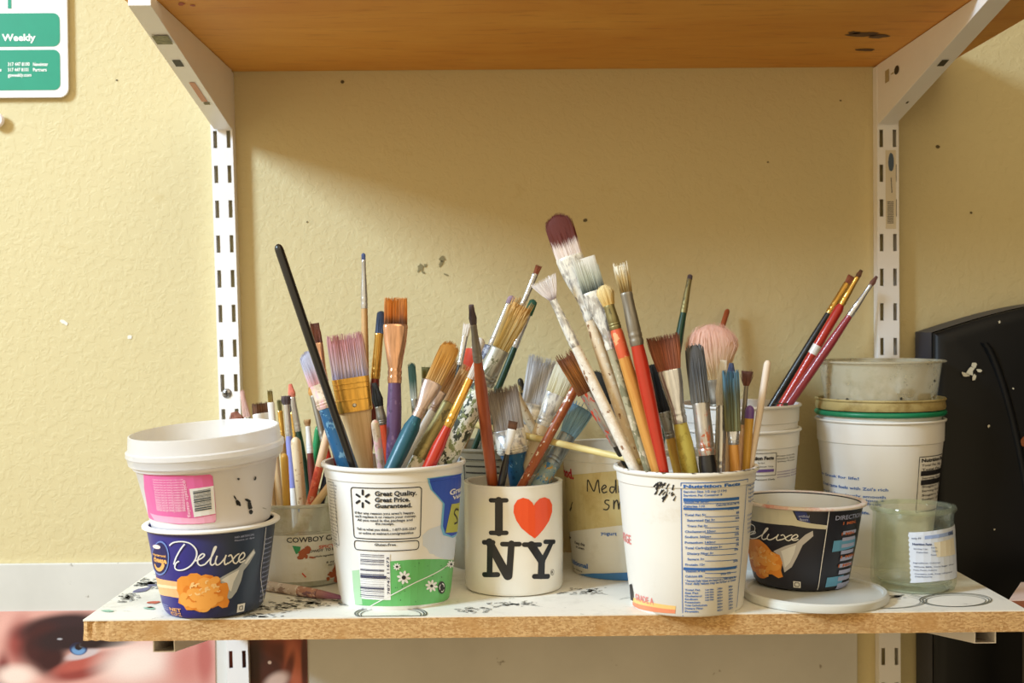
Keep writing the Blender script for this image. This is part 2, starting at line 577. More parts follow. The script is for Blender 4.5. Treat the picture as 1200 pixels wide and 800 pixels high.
# dried paint, rings and smears on the shelf top
class Top:
    step = None
    def __init__(s, o): s.o = Vector(o)
    def hit(s, px, py):
        p = G(px, py, 0) - s.o
        return (min(max(p.x, .002), XR - XL - .002), min(max(p.y, .001), YB - YF - .002))
    def map(s, u, v, lift): return (u, v, -s.o.z + lift)
TS = Top((XL, YF, -TH))
d = Decal(TS, 'paint_stains', splat('black_smear', [(104, 104, 100), (206, 204, 196), (150, 150, 144)], .7, 420, widths=(.47, .52)), .0003)
for px, py, rx, ry, n in ((365, 706, 42, 7, 26), (330, 712, 30, 5, 14), (150, 700, 12, 5, 10), (176, 683, 18, 6, 20), (196, 673, 14, 4, 12), (690, 693, 30, 5, 10), (556, 715, 18, 3, 8),
                          (600, 708, 30, 3, 8), (1010, 700, 20, 4, 8), (300, 722, 26, 3, 10), (1050, 699, 14, 3, 6)):
    for k in range(n * 4):
        a = random.uniform(0, 6.28); q = random.random()
        r = random.uniform(.5, 2.6)
        d.ell(px + rx * 1.2 * q * math.cos(a), py + ry * 1.2 * q * math.sin(a), r * random.uniform(1, 2.6), r * .35, random.uniform(-.2, .2), 8, .4)
d.build(sh, 'dried black and grey paint smears', True)
d = Decal(TS, 'paint_dab', flat('dab_red', (200, 92, 76)), .0005)
d.ell(180, 706, 8, 1.6, -.05, 9, .3); d.ell(176, 712, 4, 1, 0, 9, .3); d.build(sh, None, True)
d = Decal(TS, 'paint_dab', flat('dab_green', (150, 196, 176)), .0005)
d.ell(176, 713, 7, 1.5, 0, 9, .3); d.ell(190, 689, 6, 1.2, 0, 9, .3); d.ell(126, 716, 8, 1.4, 0, 9, .3); d.build(sh, None, True)
d = Decal(TS, 'paint_dab', flat('dab_blue', (104, 108, 150)), .0005)
d.ell(168, 691, 11, 2.2, -.2, 9, .3); d.ell(178, 686, 6, 1.2, 0, 9, .3); d.build(sh, None, True)
def ring(px, py, rx, ry, w, col, name='ring_stain', gaps=()):
    dd = Decal(TS, name, flat('ring_ink_%d' % col[0], col), .0004)
    for q, off in ((1.0, 0), (.93, .4), (.84, 1.1)):
        seg = []
        for i in range(49):
            a = 2 * math.pi * i / 48
            if any(g0 <= i <= g1 for g0, g1 in gaps):
                if len(seg) > 2: dd.stroke(seg, w * q * q, False)
                seg = []; continue
            seg.append((px + rx * q * math.cos(a), py + off + ry * q * math.sin(a)))
        if len(seg) > 2: dd.stroke(seg, w * q * q, False)
    dd.build(sh, None, True)
ring(458, 719, 42, 8.5, 1.8, (92, 92, 90))
ring(1120, 703, 42, 8, 1.6, (120, 122, 112))
ring(1040, 704, 46, 9, 1.2, (150, 150, 140), gaps=((20, 40),))

# upper shelf board
ZU = P(640, 77.5, YB).z
XUL, XUR = -0.2925, P(1112, 78, YB).x
def stained_board():
    mt, nt, b = new_mat('brown_hardboard')
    c = mixrgb(nt, ramp(nt, noise(nt, 9, 6, .65, stretch=(.35, 1, 1), dist=.6), .3, .72), lin((214, 140, 44)), lin((236, 176, 80)))
    c = mixrgb(nt, ramp(nt, noise(nt, 120, 5, .6, stretch=(.15, 1, 1)), .55, .8), c, lin((190, 118, 40)))
    c = mixrgb(nt, ramp(nt, noise(nt, 26, 5, .6, stretch=(.25, 1, 1)), .68, .76), c, lin((120, 70, 26)))
    nt.links.new(c, b.inputs['Base Color']); b.inputs['Roughness'].default_value = .55
    bump(nt, b, noise(nt, 700, 3), .2, .0004)
    return mt
us = empty('shelf_board', (XUL, YF, ZU), 'brown hardboard shelf on brackets above the brushes', 'shelf')
box('board', (0, 0, 0), (XUR - XUL, -.0008 - YF, .018), stained_board(), us, .0008)
class Under:
    step = None
    def hit(s, px, py):
        p = G(px, py, ZU); return (p.x - XUL, p.y - YF)
    def map(s, u, v, lift): return (u, v, -lift)
d = Decal(Under(), 'stain', flat('board_stain', (82, 46, 18)), .0004)
for px, py, rx, ry in ((1012, 40, 18, 2.5), (1030, 42, 12, 2), (1000, 38, 8, 1.6), (1015, 58, 12, 1.5)):
    d.ell(px, py, rx, ry, -.02, 12, .3)
d.build(us, None, True)
d = Decal(Under(), 'paint_dab', flat('board_red', (176, 70, 36)), .0004); d.ell(213, 4, 4, 2, 0, 9, .3); d.ell(226, 6, 3, 1, 0, 9, .3); d.build(us, None, True)

# slotted uprights
WHITE = solid('white_enamel', (244, 243, 244), .35, 0, .03, 40)
WHITEG = solid('grey_white_enamel', (226, 224, 222), .4, 0, .06, 40)
DARK = flat('dark_slot', (40, 38, 30))
def upright(name, label, ptop, pbot, slot_px, pitch=.0345, w=.0215, dep=.0135):
    A = P(*ptop, -dep); B = P(*pbot, -dep)
    ax = (A - B)
    ax = Vector((ax.x, 0, ax.z)).normalized()
    z0 = -0.42; z1 = ZU - .0015
    base = B + ax * ((z0 - B.z) / ax.z)
    base.y = 0
    root = empty(name, base, label, 'shelf upright')
    root.rotation_euler = (0, math.atan2(ax.x, ax.z), 0)
    L = (z1 - z0)
    zs0 = (P(*slot_px, -dep).z - z0)        # centre of one slot
    zs0 -= math.floor(zs0 / pitch) * pitch
    sw, slh, so = .0038, .0172, .0066
    xs = [-w / 2, -so - sw / 2, -so + sw / 2, so - sw / 2, so + sw / 2, w / 2]
    zs = [0]
    zc = zs0
    slots = []
    while zc + slh / 2 < L:
        if zc - slh / 2 > 0:
            slots.append((len(zs))); zs += [zc - slh / 2, zc + slh / 2]
        zc += pitch
    zs.append(L)
    bm = bmesh.new()
    gv = [[bm.verts.new((x, -dep, z)) for x in xs] for z in zs]
    back = [[bm.verts.new((sx * w / 2, -0.0005, z)) for sx in (-1, 1)] for z in zs]
    for i in range(len(zs) - 1):
        hole = i in slots
        for k in range(5):
            if hole and k in (1, 3): continue
            bm.faces.new((gv[i][k], gv[i][k + 1], gv[i + 1][k + 1], gv[i + 1][k]))
        bm.faces.new((back[i][0], gv[i][0], gv[i + 1][0], back[i + 1][0]))
        bm.faces.new((gv[i][5], back[i][1], back[i + 1][1], gv[i + 1][5]))
    o = bm_obj('channel', bm, WHITE, root)
    sm = o.modifiers.new('thickness', 'SOLIDIFY'); sm.thickness = .0014; sm.offset = -1
    return root, base, ax
upL, bL, axL = upright('slotted_upright', 'white slotted steel upright on the sunlit side of the wall', (259.5, 150), (279, 800), (259, 163))
upR, bR, axR = upright('slotted_upright', 'white slotted steel upright beside the black plastic case', (1040.5, 150), (1043, 800), (1041, 162))
def screw(parent, base, px, py, Y, r=.0045):
    p = P(px, py, Y)
    q = parent.matrix_basis.inverted() @ p if False else p - base
    vs, fs = lathe([(0, .0016), (r * .5, .0015), (r * .9, .0008), (r, 0)], 16)
    vs = [(q.x + v[0], q.y - v[2], q.z + v[1]) for v in vs]
    s = obj('screw', vs, fs, metalmat('screw_steel', (196, 196, 200), .25), parent, True)
    a = r * .6
    for k in range(2):
        dx, dz = (a, .0006) if k == 0 else (.0006, a)
        box('cross_slot', (q.x - dx, q.y - .0019, q.z - dz), (q.x + dx, q.y - .0012, q.z + dz), DARK, s)
    return s
bpy.context.view_layer.update()
def loc_in(parent, p): return parent.matrix_world.inverted() @ p
def screw2(parent, px, py, Y):
    q = loc_in(parent, P(px, py, Y))
    vs, fs = lathe([(0, .0018), (.0024, .0016), (.0044, .0008), (.005, 0)], 16)
    s = obj('screw', [(q.x + v[0], q.y - v[2], q.z + v[1]) for v in vs], fs, metalmat('screw_steel', (196, 196, 200), .25), parent, True)
    for dx, dz in ((.003, .0006), (.0006, .003)):
        box('cross_slot', (q.x - dx, q.y - .0021, q.z - dz), (q.x + dx, q.y - .0012, q.z + dz), DARK, s)
screw2(upL, 266, 461, -.0135)
screw2(upL, 246, 52, -.0135)
# price stickers on the right upright
class OnFront:
    step = None
    def __init__(s, root, Y): s.root = root; s.Y = Y
    def hit(s, px, py):
        q = loc_in(s.root, P(px, py, s.Y)); return (q.x, q.z)
    def map(s, u, v, lift): return (u, s.Y - lift, v)
OF = OnFront(upR, -.0135)
Decal(OF, 'sticker', flat('sticker_paper', (222, 212, 190)), .0003).rect(1037.5, 176, 1050, 268).build(upR)
d = Decal(OF, 'sticker_mark', flat('sticker_blue', (72, 90, 112)), .0006); d.ell(1044, 190, 3.4, 11, 0, 14, .08); d.build(upR)
d = Decal(OF, 'sticker_barcode', flat('sticker_dark', (110, 104, 96)), .0006)
for i in range(14): d.rect(1039.5, 236 + i * 1.9, 1047, 236.9 + i * 1.9)
d.stroke(((1044, 208), (1045, 226)), 1.2, False); d.build(upR)

# brackets
def bracket(name, label, X, ztop, length, hwall=.060, htip=.013, w=.0175, open_end=False):
    root = empty(name, (X, -.0125, ztop - hwall), label, 'shelf bracket')
    bm = bmesh.new()
    def pt(x, y, z): return bm.verts.new((x, y, z + hwall))
    y1 = -length
    rows = []
    for sx in (-1, 1):
        a = pt(sx * w / 2, 0, -.0006); b = pt(sx * w / 2, y1, -.0006); c = pt(sx * w / 2, y1, -htip); e = pt(sx * w / 2, -.004, -hwall); f = pt(sx * w / 2, 0, -hwall + .004)
        rows.append((a, b, c, e, f))
    l, r = rows
    bm.faces.new(l); bm.faces.new(r[::-1])
    if not open_end: bm.faces.new((l[1], r[1], r[2], l[2])[::-1])
    bm.faces.new((l[2], r[2], r[3], l[3])[::-1])
    bm.faces.new((l[3], r[3], r[4], l[4])[::-1])
    bmesh.ops.recalc_face_normals(bm, faces=list(bm.faces))
    o = bm_obj('bracket_arm', bm, WHITE, root)
    sm = o.modifiers.new('thickness', 'SOLIDIFY'); sm.thickness = .0013; sm.offset = -1
    bv = o.modifiers.new('bevel', 'BEVEL'); bv.width = .0018; bv.segments = 2; bv.limit_method = 'ANGLE'
    def flange(t, x0, x1, dt, mat, nm, lift=.0004):
        """patch on the sloping underside, t along it from the wall"""
        z = lambda q: -(hwall + (htip - hwall) * q) + hwall - lift
        y = lambda q: -.004 + (y1 + .004) * q
        a, b_ = t - dt / 2, t + dt / 2
        obj(nm, [(x0, y(a), z(a)), (x1, y(a), z(a)), (x1, y(b_), z(b_)), (x0, y(b_), z(b_))], [(0, 1, 2, 3)], mat, root)
    def side(sx, pts, mat, nm, lift=.0004):
        obj(nm, [(sx * (w / 2 + lift), y, z + hwall) for y, z in pts], [tuple(range(len(pts)))], mat, root)
    return root, flange, side
XBL = P(259, 110, -.02).x + .0005
XBR = P(1041, 110, -.02).x
bl, fl, sd = bracket('shelf_bracket', 'white steel bracket under the brown shelf, with a coral price strip', XBL, ZU, .272, .060, .009)
CORAL = flat('coral_strip', (206, 150, 122))
fl(.36, -.002, .0035, .17, CORAL, 'price_strip'); fl(.26, -.001, .0045, .02, flat('olive_tip', (120, 110, 60)), 'price_strip_end', .0007)
fl(.60, -.0035, .0035, .05, DARK, 'screw_slot')
fl(.78, -.006, .007, .06, metalmat('worn_clip', (150, 146, 120), .5), 'clip', .0012)
br, fr_, sd = bracket('shelf_bracket', 'white steel bracket under the brown shelf, with a dark hole in its cheek', XBR, ZU, .272, .060, .009)
fr_(.56, -.003, .003, .05, DARK, 'screw_slot'); fr_(.22, -.001, .001, .02, DARK, 'pin_hole')
sd(-1, [(-.060 + .007 * math.cos(a * .524), -.018 + .0042 * math.sin(a * .524)) for a in range(12)][::-1], DARK, 'side_hole')
sd(-1, [(-.026, -.012), (-.038, -.012), (-.038, -.024), (-.026, -.024)], flat('tan_sticker', (176, 160, 120)), 'sticker')
sd(-1, [(-.044, -.018), (-.052, -.018), (-.052, -.0195), (-.044, -.0195)], flat('tan_sticker', (176, 160, 120)), 'sticker')
XTL = P(190, 760, -.255).x; XTR = P(1146, 750, -.255).x
bracket('shelf_bracket', 'white steel bracket under the chipboard shelf, in front of the face poster', P(272, 745, -.02).x, -TH, .243, .056, .0125, .0175, True)
bracket('shelf_bracket', 'white steel bracket under the chipboard shelf, in front of the black case', P(1043, 745, -.02).x, -TH, .243, .056, .0125, .0175, True)

# board and posters low on the wall
pb0 = P(-120, 662, -.004); pb1 = P(1005, 830, -.004)
def dusty_board():
    mt, nt, b = new_mat('dusty_white_board')
    c = mixrgb(nt, ramp(nt, noise(nt, 5, 6, .6), .35, .75), lin((220, 219, 214)), lin((200, 199, 194)))
    c = mixrgb(nt, ramp(nt, noise(nt, 75, 5, .6), .68, .74), c, lin((150, 144, 132)))
    nt.links.new(c, b.inputs['Base Color']); b.inputs['Roughness'].default_value = .6
    return mt
bo = box('wall_panel', (pb0.x, -.0045, -.42), (pb1.x, -.0002, pb0.z), dusty_board(), None, .0008)
tag(bo, 'off white smooth panel fixed low on the wall behind the poster', 'wall panel')
def painted(name, base, layers, org, Y):
    mt, nt, b = new_mat(name)
    tc = nt.nodes.new('ShaderNodeTexCoord')
    out = lin(base)
    for (px, py, rx, ry, rot, soft, c) in layers:
        p = P(px, py, Y) - org
        mp = nt.nodes.new('ShaderNodeMapping'); mp.vector_type = 'TEXTURE'
        mp.inputs['Location'].default_value = (p.x, 0, p.z)
        mp.inputs['Rotation'].default_value = (0, math.radians(rot), 0)
        k = mpp(Y)
        mp.inputs['Scale'].default_value = (rx * k, 1, ry * k)
        nt.links.new(tc.outputs['Object'], mp.inputs[0])
        vm = nt.nodes.new('ShaderNodeVectorMath'); vm.operation = 'LENGTH'
        nt.links.new(mp.outputs[0], vm.inputs[0])
        mr = nt.nodes.new('ShaderNodeMapRange'); mr.interpolation_type = 'SMOOTHSTEP'
        mr.inputs[1].default_value = 1 - soft; mr.inputs[2].default_value = 1 + soft
        mr.inputs[3].default_value = 1; mr.inputs[4].default_value = 0
        nt.links.new(vm.outputs['Value'], mr.inputs[0])
        out = mixrgb(nt, mr.outputs[0], out, lin(c))
    grain = noise(nt, 900, 2)
    out = mixrgb(nt, ramp(nt, grain, .5, .8, (0, 0, 0, 1), (.12, .12, .12, 1)), out, lin((120, 60, 60)))
    nt.links.new(out, b.inputs['Base Color']); b.inputs['Roughness'].default_value = .4
    return mt
YP = -.0056
def poster(name, label, px0, py0, px1, py1, base, layers):
    a = P(px0, py0, YP); b = P(px1, py1, YP)
    org = Vector((a.x, YP, b.z))
    vs = []; n = 8
    o = obj(name, [(0, 0, 0), (b.x - a.x, 0, 0), (b.x - a.x, 0, a.z - b.z), (0, 0, a.z - b.z),
                   (0, .0008, 0), (b.x - a.x, .0008, 0), (b.x - a.x, .0008, a.z - b.z), (0, .0008, a.z - b.z)],
            [(0, 1, 2, 3), (7, 6, 5, 4), (0, 4, 5, 1), (1, 5, 6, 2), (2, 6, 7, 3), (3, 7, 4, 0)], painted(name + '_print', base, layers, org, YP), None, loc=org)
    return tag(o, label, 'poster')
poster('poster', 'close up face poster showing one blue eye, on the panel under the shelf', -110, 717.5, 253, 840, (226, 170, 160), [
    (10, 735, 16, 14, 0, .6, (232, 178, 168)), (22, 752, 15, 26, 12, .7, (160, 78, 74)), (4, 790, 8, 22, 0, .6, (120, 40, 44)),
    (70, 734, 50, 15, -8, .35, (52, 34, 42)), (48, 757, 24, 28, 25, .45, (70, 32, 36)), (60, 772, 16, 20, 40, .5, (58, 26, 32)),
    (102, 781, 44, 13, -16, .35, (150, 66, 62)), (100, 776, 34, 7, -16, .5, (186, 92, 82)),
    (84, 748, 44, 14, -6, .35, (44, 28, 36)), (97, 766, 20, 5.5, -14, .3, (206, 190, 194)), (92, 760, 10.5, 7.5, 0, .12, (40, 62, 110)), (92, 761, 8, 5.8, 0, .2, (110, 156, 208)),
    (92, 758, 4.2, 3.6, 0, .2, (16, 18, 28)), (95, 756, 2.4, 2.2, 0, .3, (245, 248, 250)),
    (118, 754, 36, 5.5, -3, .4, (38, 24, 30)), (70, 748.5, 3, 1.2, 0, .4, (170, 170, 180)),
    (18, 792, 22, 12, 0, .6, (250, 226, 216)), (160, 776, 40, 22, -10, .7, (252, 232, 224)), (222, 776, 22, 26, 0, .8, (214, 138, 130)), (240, 770, 9, 30, 0, .6, (196, 112, 106))])
poster('poster', 'close up poster fragment showing a reddish ear beside the slotted upright', 268, 717.5, 361, 840, (150, 66, 44), [
    (300, 776, 18, 34, 0, .5, (52, 22, 18)), (330, 764, 22, 12, 20, .6, (96, 38, 26)), (318, 786, 14, 18, 20, .5, (70, 28, 22)),
    (345, 778, 10, 30, -8, .45, (188, 100, 72)), (338, 786, 5, 22, 14, .5, (104, 42, 28)), (324, 798, 15, 9, -30, .5, (206, 176, 162)), (357, 776, 4, 40, 0, .5, (84, 34, 26)), (316, 776, 2.2, 2, 0, .3, (200, 170, 150))])

# sign at the top of the wall
sg0 = P(-130, -95, 0); sg1 = P(80, 115, 0)
so_ = Vector((sg0.x, -.0055, sg1.z))
sg = empty('notice_sign', so_, 'white notice sign with green panels reading Weekly, on the wall', 'sign')
class SignFace:
    step = None
    def hit(s, px, py):
        p = P(px, py, -.0055); return (p.x - so_.x, p.z - so_.z)
    def map(s, u, v, lift): return (u, -lift, v)
SF = SignFace()
W_, H_ = SF.hit(80, 115)[0], SF.hit(-130, -95)[1]
pts = rr(0, W_, 0, H_, .05)
bm = bmesh.new()
f0 = bm.faces.new([bm.verts.new((u, 0, v)) for u, v in pts])
ex = bmesh.ops.extrude_face_region(bm, geom=[f0])
bmesh.ops.translate(bm, verts=[e for e in ex['geom'] if isinstance(e, bmesh.types.BMVert)], vec=(0, .003, 0))
bmesh.ops.recalc_face_normals(bm, faces=list(bm.faces))
bm_obj('sign_plate', bm, solid('sign_white', (240, 238, 240), .35, 0, .02), sg)
GREEN = solid('sign_green_ink', (28, 148, 118), .4, 0, .08, 60)
Decal(SF, 'green_panel', GREEN, .0003).rrect(-110, 16.5, 70.5, 54.5, .2).build(sg)
Decal(SF, 'green_panel', GREEN, .0003).rrect(-110, 59.5, 71, 105.5, .16).build(sg)
Decal(SF, 'green_bar', GREEN, .0003).rect(8.5, -40, 13.5, 10).build(sg)
d = Decal(SF, 'lettering', flat('sign_letter_white', (248, 250, 248)), .0006)
d.text('Weekly', 2.5, 40.2, 42, 48, .03)
for t, a, b_, y in (('317 447 8100', 9.5, 35, 73.4), ('317 447 8101', 9.5, 33.5, 79.8), ('gsweekly.com', 9.5, 37, 86), ('Newsletter', 39, 56.5, 73.4), ('Partners', 39, 55, 79.8)):
    d.text(t, a, y, b_, y + 4, .02)
d.text('sales', -8, 79.8, 2, 83.8, .02)
d.build(sg)
pp = P(-1, 142, 0)
pin = empty('push_pin', pp, 'small white round push pin in the sunlit wall below the sign', 'push pin')
vs, fs = lathe([(0, .0085), (.006, .0082), (.0075, .0068), (.0075, .005), (.004, .004), (.004, .001), (.0035, -.001), (0, -.001)], 20)
obj('pin_head', [(v[0], -v[2], v[1]) for v in vs], fs, solid('pin_white', (240, 232, 234), .3, 0, .02), pin, True)

# black plastic case standing behind the shelf end
bx0 = XR + .003
case = empty('plastic_case', (bx0, -.006, -.95), 'tall glossy black plastic case with paint specks beside the shelf end', 'case')
BLACK = solid('black_gloss_plastic', (15, 16, 18), .4, 0, .3, 30)
BLACK.node_tree.nodes['Principled BSDF'].inputs['Specular IOR Level'].default_value = .22
SIDE = solid('grey_black_side', (48, 50, 60), .5, 0, .15, 30)
ZT = .95 + P(1200, 352, -.055).z
Wc = .30
def case_rows(inset, yv, bulge=0.0):
    """outline of the case front seen from the front, rounded top"""
    zt = ZT - inset
    pts = [(inset, 0), (inset, zt - .030)]
    for i in range(1, 13):
        t = i / 12
        pts.append((inset + (Wc - 2 * inset) * .5 * t, zt - .030 + .030 * math.sin(t * math.pi / 2)))
    for i in range(11, -1, -1):
        t = i / 12
        pts.append((Wc - inset - (Wc - 2 * inset) * .5 * t, zt - .030 + .030 * math.sin(t * math.pi / 2)))
    pts.append((Wc - inset, 0))
    return [(x, yv, z) for x, z in pts]
def strip(name, rings, mat, capf=False, capb=False):
    vs, fs = [], []
    n = len(rings[0])
    for r in rings: vs += r
    for i in range(len(rings) - 1):
        for k in range(n):
            j = (k + 1) % n
            fs.append((i * n + k, i * n + j, (i + 1) * n + j, (i + 1) * n + k))
    if capf: fs.append(tuple(range((len(rings) - 1) * n, len(rings) * n)))
    if capb: fs.append(tuple(range(n))[::-1])
    return obj(name, vs, fs, mat, case, True, 35)
strip('side_shell', [case_rows(0, 0), case_rows(0, -.046)], SIDE, False, True)
strip('front_shell', [case_rows(0.0006, -.0455), case_rows(.001, -.050), case_rows(.004, -.0535), case_rows(.012, -.056), case_rows(.05, -.059), case_rows(.10, -.060)], BLACK, True)
# raised curved moulding on the front
vs, fs = [], []
K = 24; cx0, cz0 = .031, ZT - .045
path = [(.040 + .075 * math.sin(t / K * 1.45), ZT - .035 - .30 * (1 - math.cos(t / K * 1.45)) - .02 * t / K) for t in range(K + 1)]
path = [(.046 + .052 * math.sin(math.pi / 2 * min(1, t / K * 1.25)), ZT - .040 - .42 * (t / K) ** 1.35) for t in range(K + 1)]
for i, (x, z) in enumerate(path):
    for k in range(6):
        a = math.pi * k / 5
        vs.append((x + .004 * math.cos(a), -.0585 - .0032 * math.sin(a), z))
for i in range(K):
    for k in range(5):
        fs.append((i * 6 + k, i * 6 + k + 1, (i + 1) * 6 + k + 1, (i + 1) * 6 + k))
obj('raised_moulding', vs, fs, BLACK, case, True, 60)
bpy.context.view_layer.update()
class CaseFace:
    step = None
    def hit(s, px, py):
        p = P(px, py, -.066) - Vector((bx0, -.006, -.95)); return (p.x, p.z)
    def map(s, u, v, lift): return (u, -.0602 - lift, v)
CF = CaseFace()
d = Decal(CF, 'paint_splash', flat('case_splash', (196, 190, 168)), .0008)
for px, py, rx, ry in ((1137, 434, 4, 6), (1131, 439, 5, 2.5), (1141, 428, 3.5, 3), (1147, 434, 4, 1.6), (1141, 442, 2, 4), (1171, 377, 1.5, 1.5), (1158, 499, 1.4, 2), (1187, 455, 1, 1), (1165, 620, 1, 1)):
    d.ell(px, py, rx, ry, .3, 10, .35)
d.build(case, 'splash of dried white paint', True)
d = Decal(CF, 'paint_splash', flat('case_orange', (120, 62, 26)), .0008); d.ell(1199, 517, 4, 6, 0, 10, .3); d.build(case)

# narrow white ledge corner to the right of the shelf
lc = P(1182, 703, -.20)
le = empty('side_ledge', (lc.x, lc.y, -.95), 'white topped ledge with a brown edge beyond the shelf end', 'ledge')
zt = lc.z + .95
quad = [(0, 0), (.20, .008), (.24, .075), (.040, .068)]
def prism(name, q, z0, z1, mat):
    vs = [(x, y, z0) for x, y in q] + [(x, y, z1) for x, y in q]
    return obj(name, vs, [(3, 2, 1, 0), (4, 5, 6, 7), (0, 1, 5, 4), (1, 2, 6, 5), (2, 3, 7, 6), (3, 0, 4, 7)], mat, le)
prism('edge_band', quad, zt - .02, zt - .0008, solid('ledge_brown', (150, 88, 60), .6))
prism('ledge_top', quad, zt - .0008, zt, solid('ledge_white', (232, 206, 198), .5, 0, .08))
for x, y in ((.03, .016), (.19, .02), (.21, .055), (.055, .05)):
    box('leg', (x - .008, y - .008, 0), (x + .008, y + .008, zt - .02), solid('ledge_leg', (60, 52, 44), .6), le)

# ================================================================== TUBS
class Tub:
    step = .006
    def __init__(s, name, label, cat, loc, outer, thick=.0011, rim=.0025, riml=.0030, mat=None, rimmat=None, tilt=(0, 0), group=None, floor=.002, solid_top=False):
        """outer: list of (r,z) from base to just under the rim; rim: radial overhang, riml: rim height"""
        s.loc = Vector(loc); s.outer = outer; s.thick = thick
        s.H = outer[-1][1] + riml
        s.root = empty(name, loc, label, cat, group)
        s.root.rotation_euler = (tilt[0], tilt[1], 0)
        s.M = Matrix.Translation(s.loc) @ s.root.rotation_euler.to_matrix().to_4x4()
        s.Mi = s.M.inverted()
        s.rref = sum(r for r, z in outer) / len(outer)
        rt, zt = outer[-1]
        prof = [(0, .0012)] + [(outer[0][0] - .004, .0012), (outer[0][0] - .003, 0)] + list(outer)
        prof += [(rt, s.H - .0006), (rt - thick, s.H - .0006)]
        for r, z in reversed(outer):
            if z > floor + .001: prof.append((r - thick, z))
        prof += [(s.r(floor) - thick - .001, floor), (0, floor)]
        v, f = lathe(prof, 72)
        s.body = obj('body', v, f, mat, s.root, True, 35)
        if rim:
            q = rim
            rp = [(rt - .0002, s.H - riml), (rt + q * .7, s.H - riml), (rt + q, s.H - riml * .72), (rt + q, s.H - riml * .28), (rt + q * .7, s.H), (rt - thick + .0002, s.H), (rt - thick - .0002, s.H - riml * .4), (rt - .0002, s.H - riml)]
            v, f = lathe(rp, 72)
            s.rimo = obj('rim', v, f, rimmat or mat, s.root, True, 50)
    def r(s, z):
        o = s.outer
        if z <= o[0][1]: return o[0][0]
        for (r0, z0), (r1, z1) in zip(o[:-1], o[1:]):
            if z <= z1: return r0 + (r1 - r0) * (z - z0) / (z1 - z0) if z1 > z0 else r1
        return o[-1][0]
    def hit(s, px, py):
        o = s.Mi @ CAM
        dv = s.Mi.to_3x3() @ ray(px, py)
        L = dv.length; dv = dv / L
        # closest approach of the ray to the axis
        tc = -(o.x * dv.x + o.y * dv.y) / (dv.x ** 2 + dv.y ** 2)
        def g(t):
            p = o + dv * t
            return math.hypot(p.x, p.y) - s.r(p.z)
        t0 = tc - .12; prev = t0; ok = False
        n = 120
        for i in range(n + 1):
            t = t0 + .12 * i / n
            if g(t) < 0: ok = True; break
            prev = t
        if ok:
            a, b = prev, t
            for _ in range(20):
                mmid = (a + b) / 2
                if g(mmid) < 0: b = mmid
                else: a = mmid
            p = o + dv * a
        else:
            p = o + dv * tc
        return (math.atan2(p.x, -p.y) * s.rref, p.z)
    def map(s, u, v, lift):
        v = max(v, .0006); th = u / s.rref; r = s.r(v) + lift
        return (r * math.sin(th), -r * math.cos(th), v)
    def inside(s, p, margin):
        q = s.Mi @ p
        if q.z < .003 + margin * .5: return False
        return math.hypot(q.x, q.y) < s.r(min(q.z, s.H)) - s.thick - margin

TUBW = solid('white_tub_plastic', (240, 239, 236), .38, 0, .035, 35)
def std_profile(rb, rt, H, band=.0115, step=.0009):
    return [(rb - .0012, 0), (rb, .0018), (rb + (rt - rb) * .5, (H - band) * .5), (rt - step, H - band - .0005), (rt, H - band + .0004), (rt + .0006, H - .003)]

INKB = flat('ink_black', (34, 34, 38)); INKW = flat('ink_white', (240, 240, 240))

# ---- white tub with green meadow print (brush tub)
L = G(463, 700); L.z = 0
gv = Tub('plastic_tub', 'white tub with green daisy print and guarantee box, full of brushes', 'tub', L, std_profile(.0462, .0572, .1150), .0012, .0024, .0034, TUBW)
c2 = lambda x, y: (360 + x / 3.635, 520 + y / 3.635)
D = lambda nm, mat, lift, t, c: Decal(t, nm, mat, lift, c)
d = D('sky_print', flat('pale_sky', (214, 224, 240)), .00015, gv, c2)
d.ell(560, 410, 72, 62, 0, 18, .12); d.ell(590, 450, 60, 40, 0, 16, .1); d.build(gv.root)
d = D('meadow_print', solid('meadow_green', (106, 190, 112), .4, 0, .12, 60), .0002, gv, c2)
d.poly([(192, 540), (225, 536), (300, 512), (360, 499), (430, 493), (500, 490), (560, 490), (622, 494), (632, 530), (618, 600), (606, 640), (596, 664), (540, 678), (480, 686), (400, 690), (300, 690), (205, 684), (198, 620)]); d.build(gv.root)
d = D('meadow_edge', flat('pale_green', (176, 216, 176)), .0003, gv, c2); d.poly([(192, 540), (226, 536), (236, 684), (205, 684)]); d.build(gv.root)
d = D('barcode_field', INKW, .0004, gv, c2); d.rect(218, 462, 356, 664); d.build(gv.root)
d = D('barcode', flat('ink_navy', (40, 46, 84)), .0006, gv, c2)
y = 470
random.seed(3)
while y < 652:
    h = random.choice((1.6, 2.2, 3.4, 5)); 
    if y + h > 654: break
    d.rect(228, y, 328 if not 560 < y < 575 else 338, y + h); y += h + random.choice((2.2, 3.2, 4.6))
d.vtext('78742 11673', 338, 482, 352, 640, .01); d.build(gv.root)
d = D('guarantee_box', INKB, .0004, gv, c2)
d.outline(186, 184, 481, 398, 1.1, .06); d.outline(201, 410, 474, 448, 1.0, .35)
for k in range(6):
    a = math.radians(90 + 60 * k)
    d.stroke(((237 + 16 * math.cos(a), 233 + 19 * math.sin(a)), (237 + 30 * math.cos(a), 233 + 35 * math.sin(a))), 2.6, False, True)
d.build(gv.root)
d = D('lettering', INKB, .0005, gv, c2)
d.text('Great Quality.', 288, 201, 466, 221, .035); d.text('Great Price.', 288, 228, 437, 247, .035); d.text('Guaranteed.', 288, 254, 446, 272, .035)
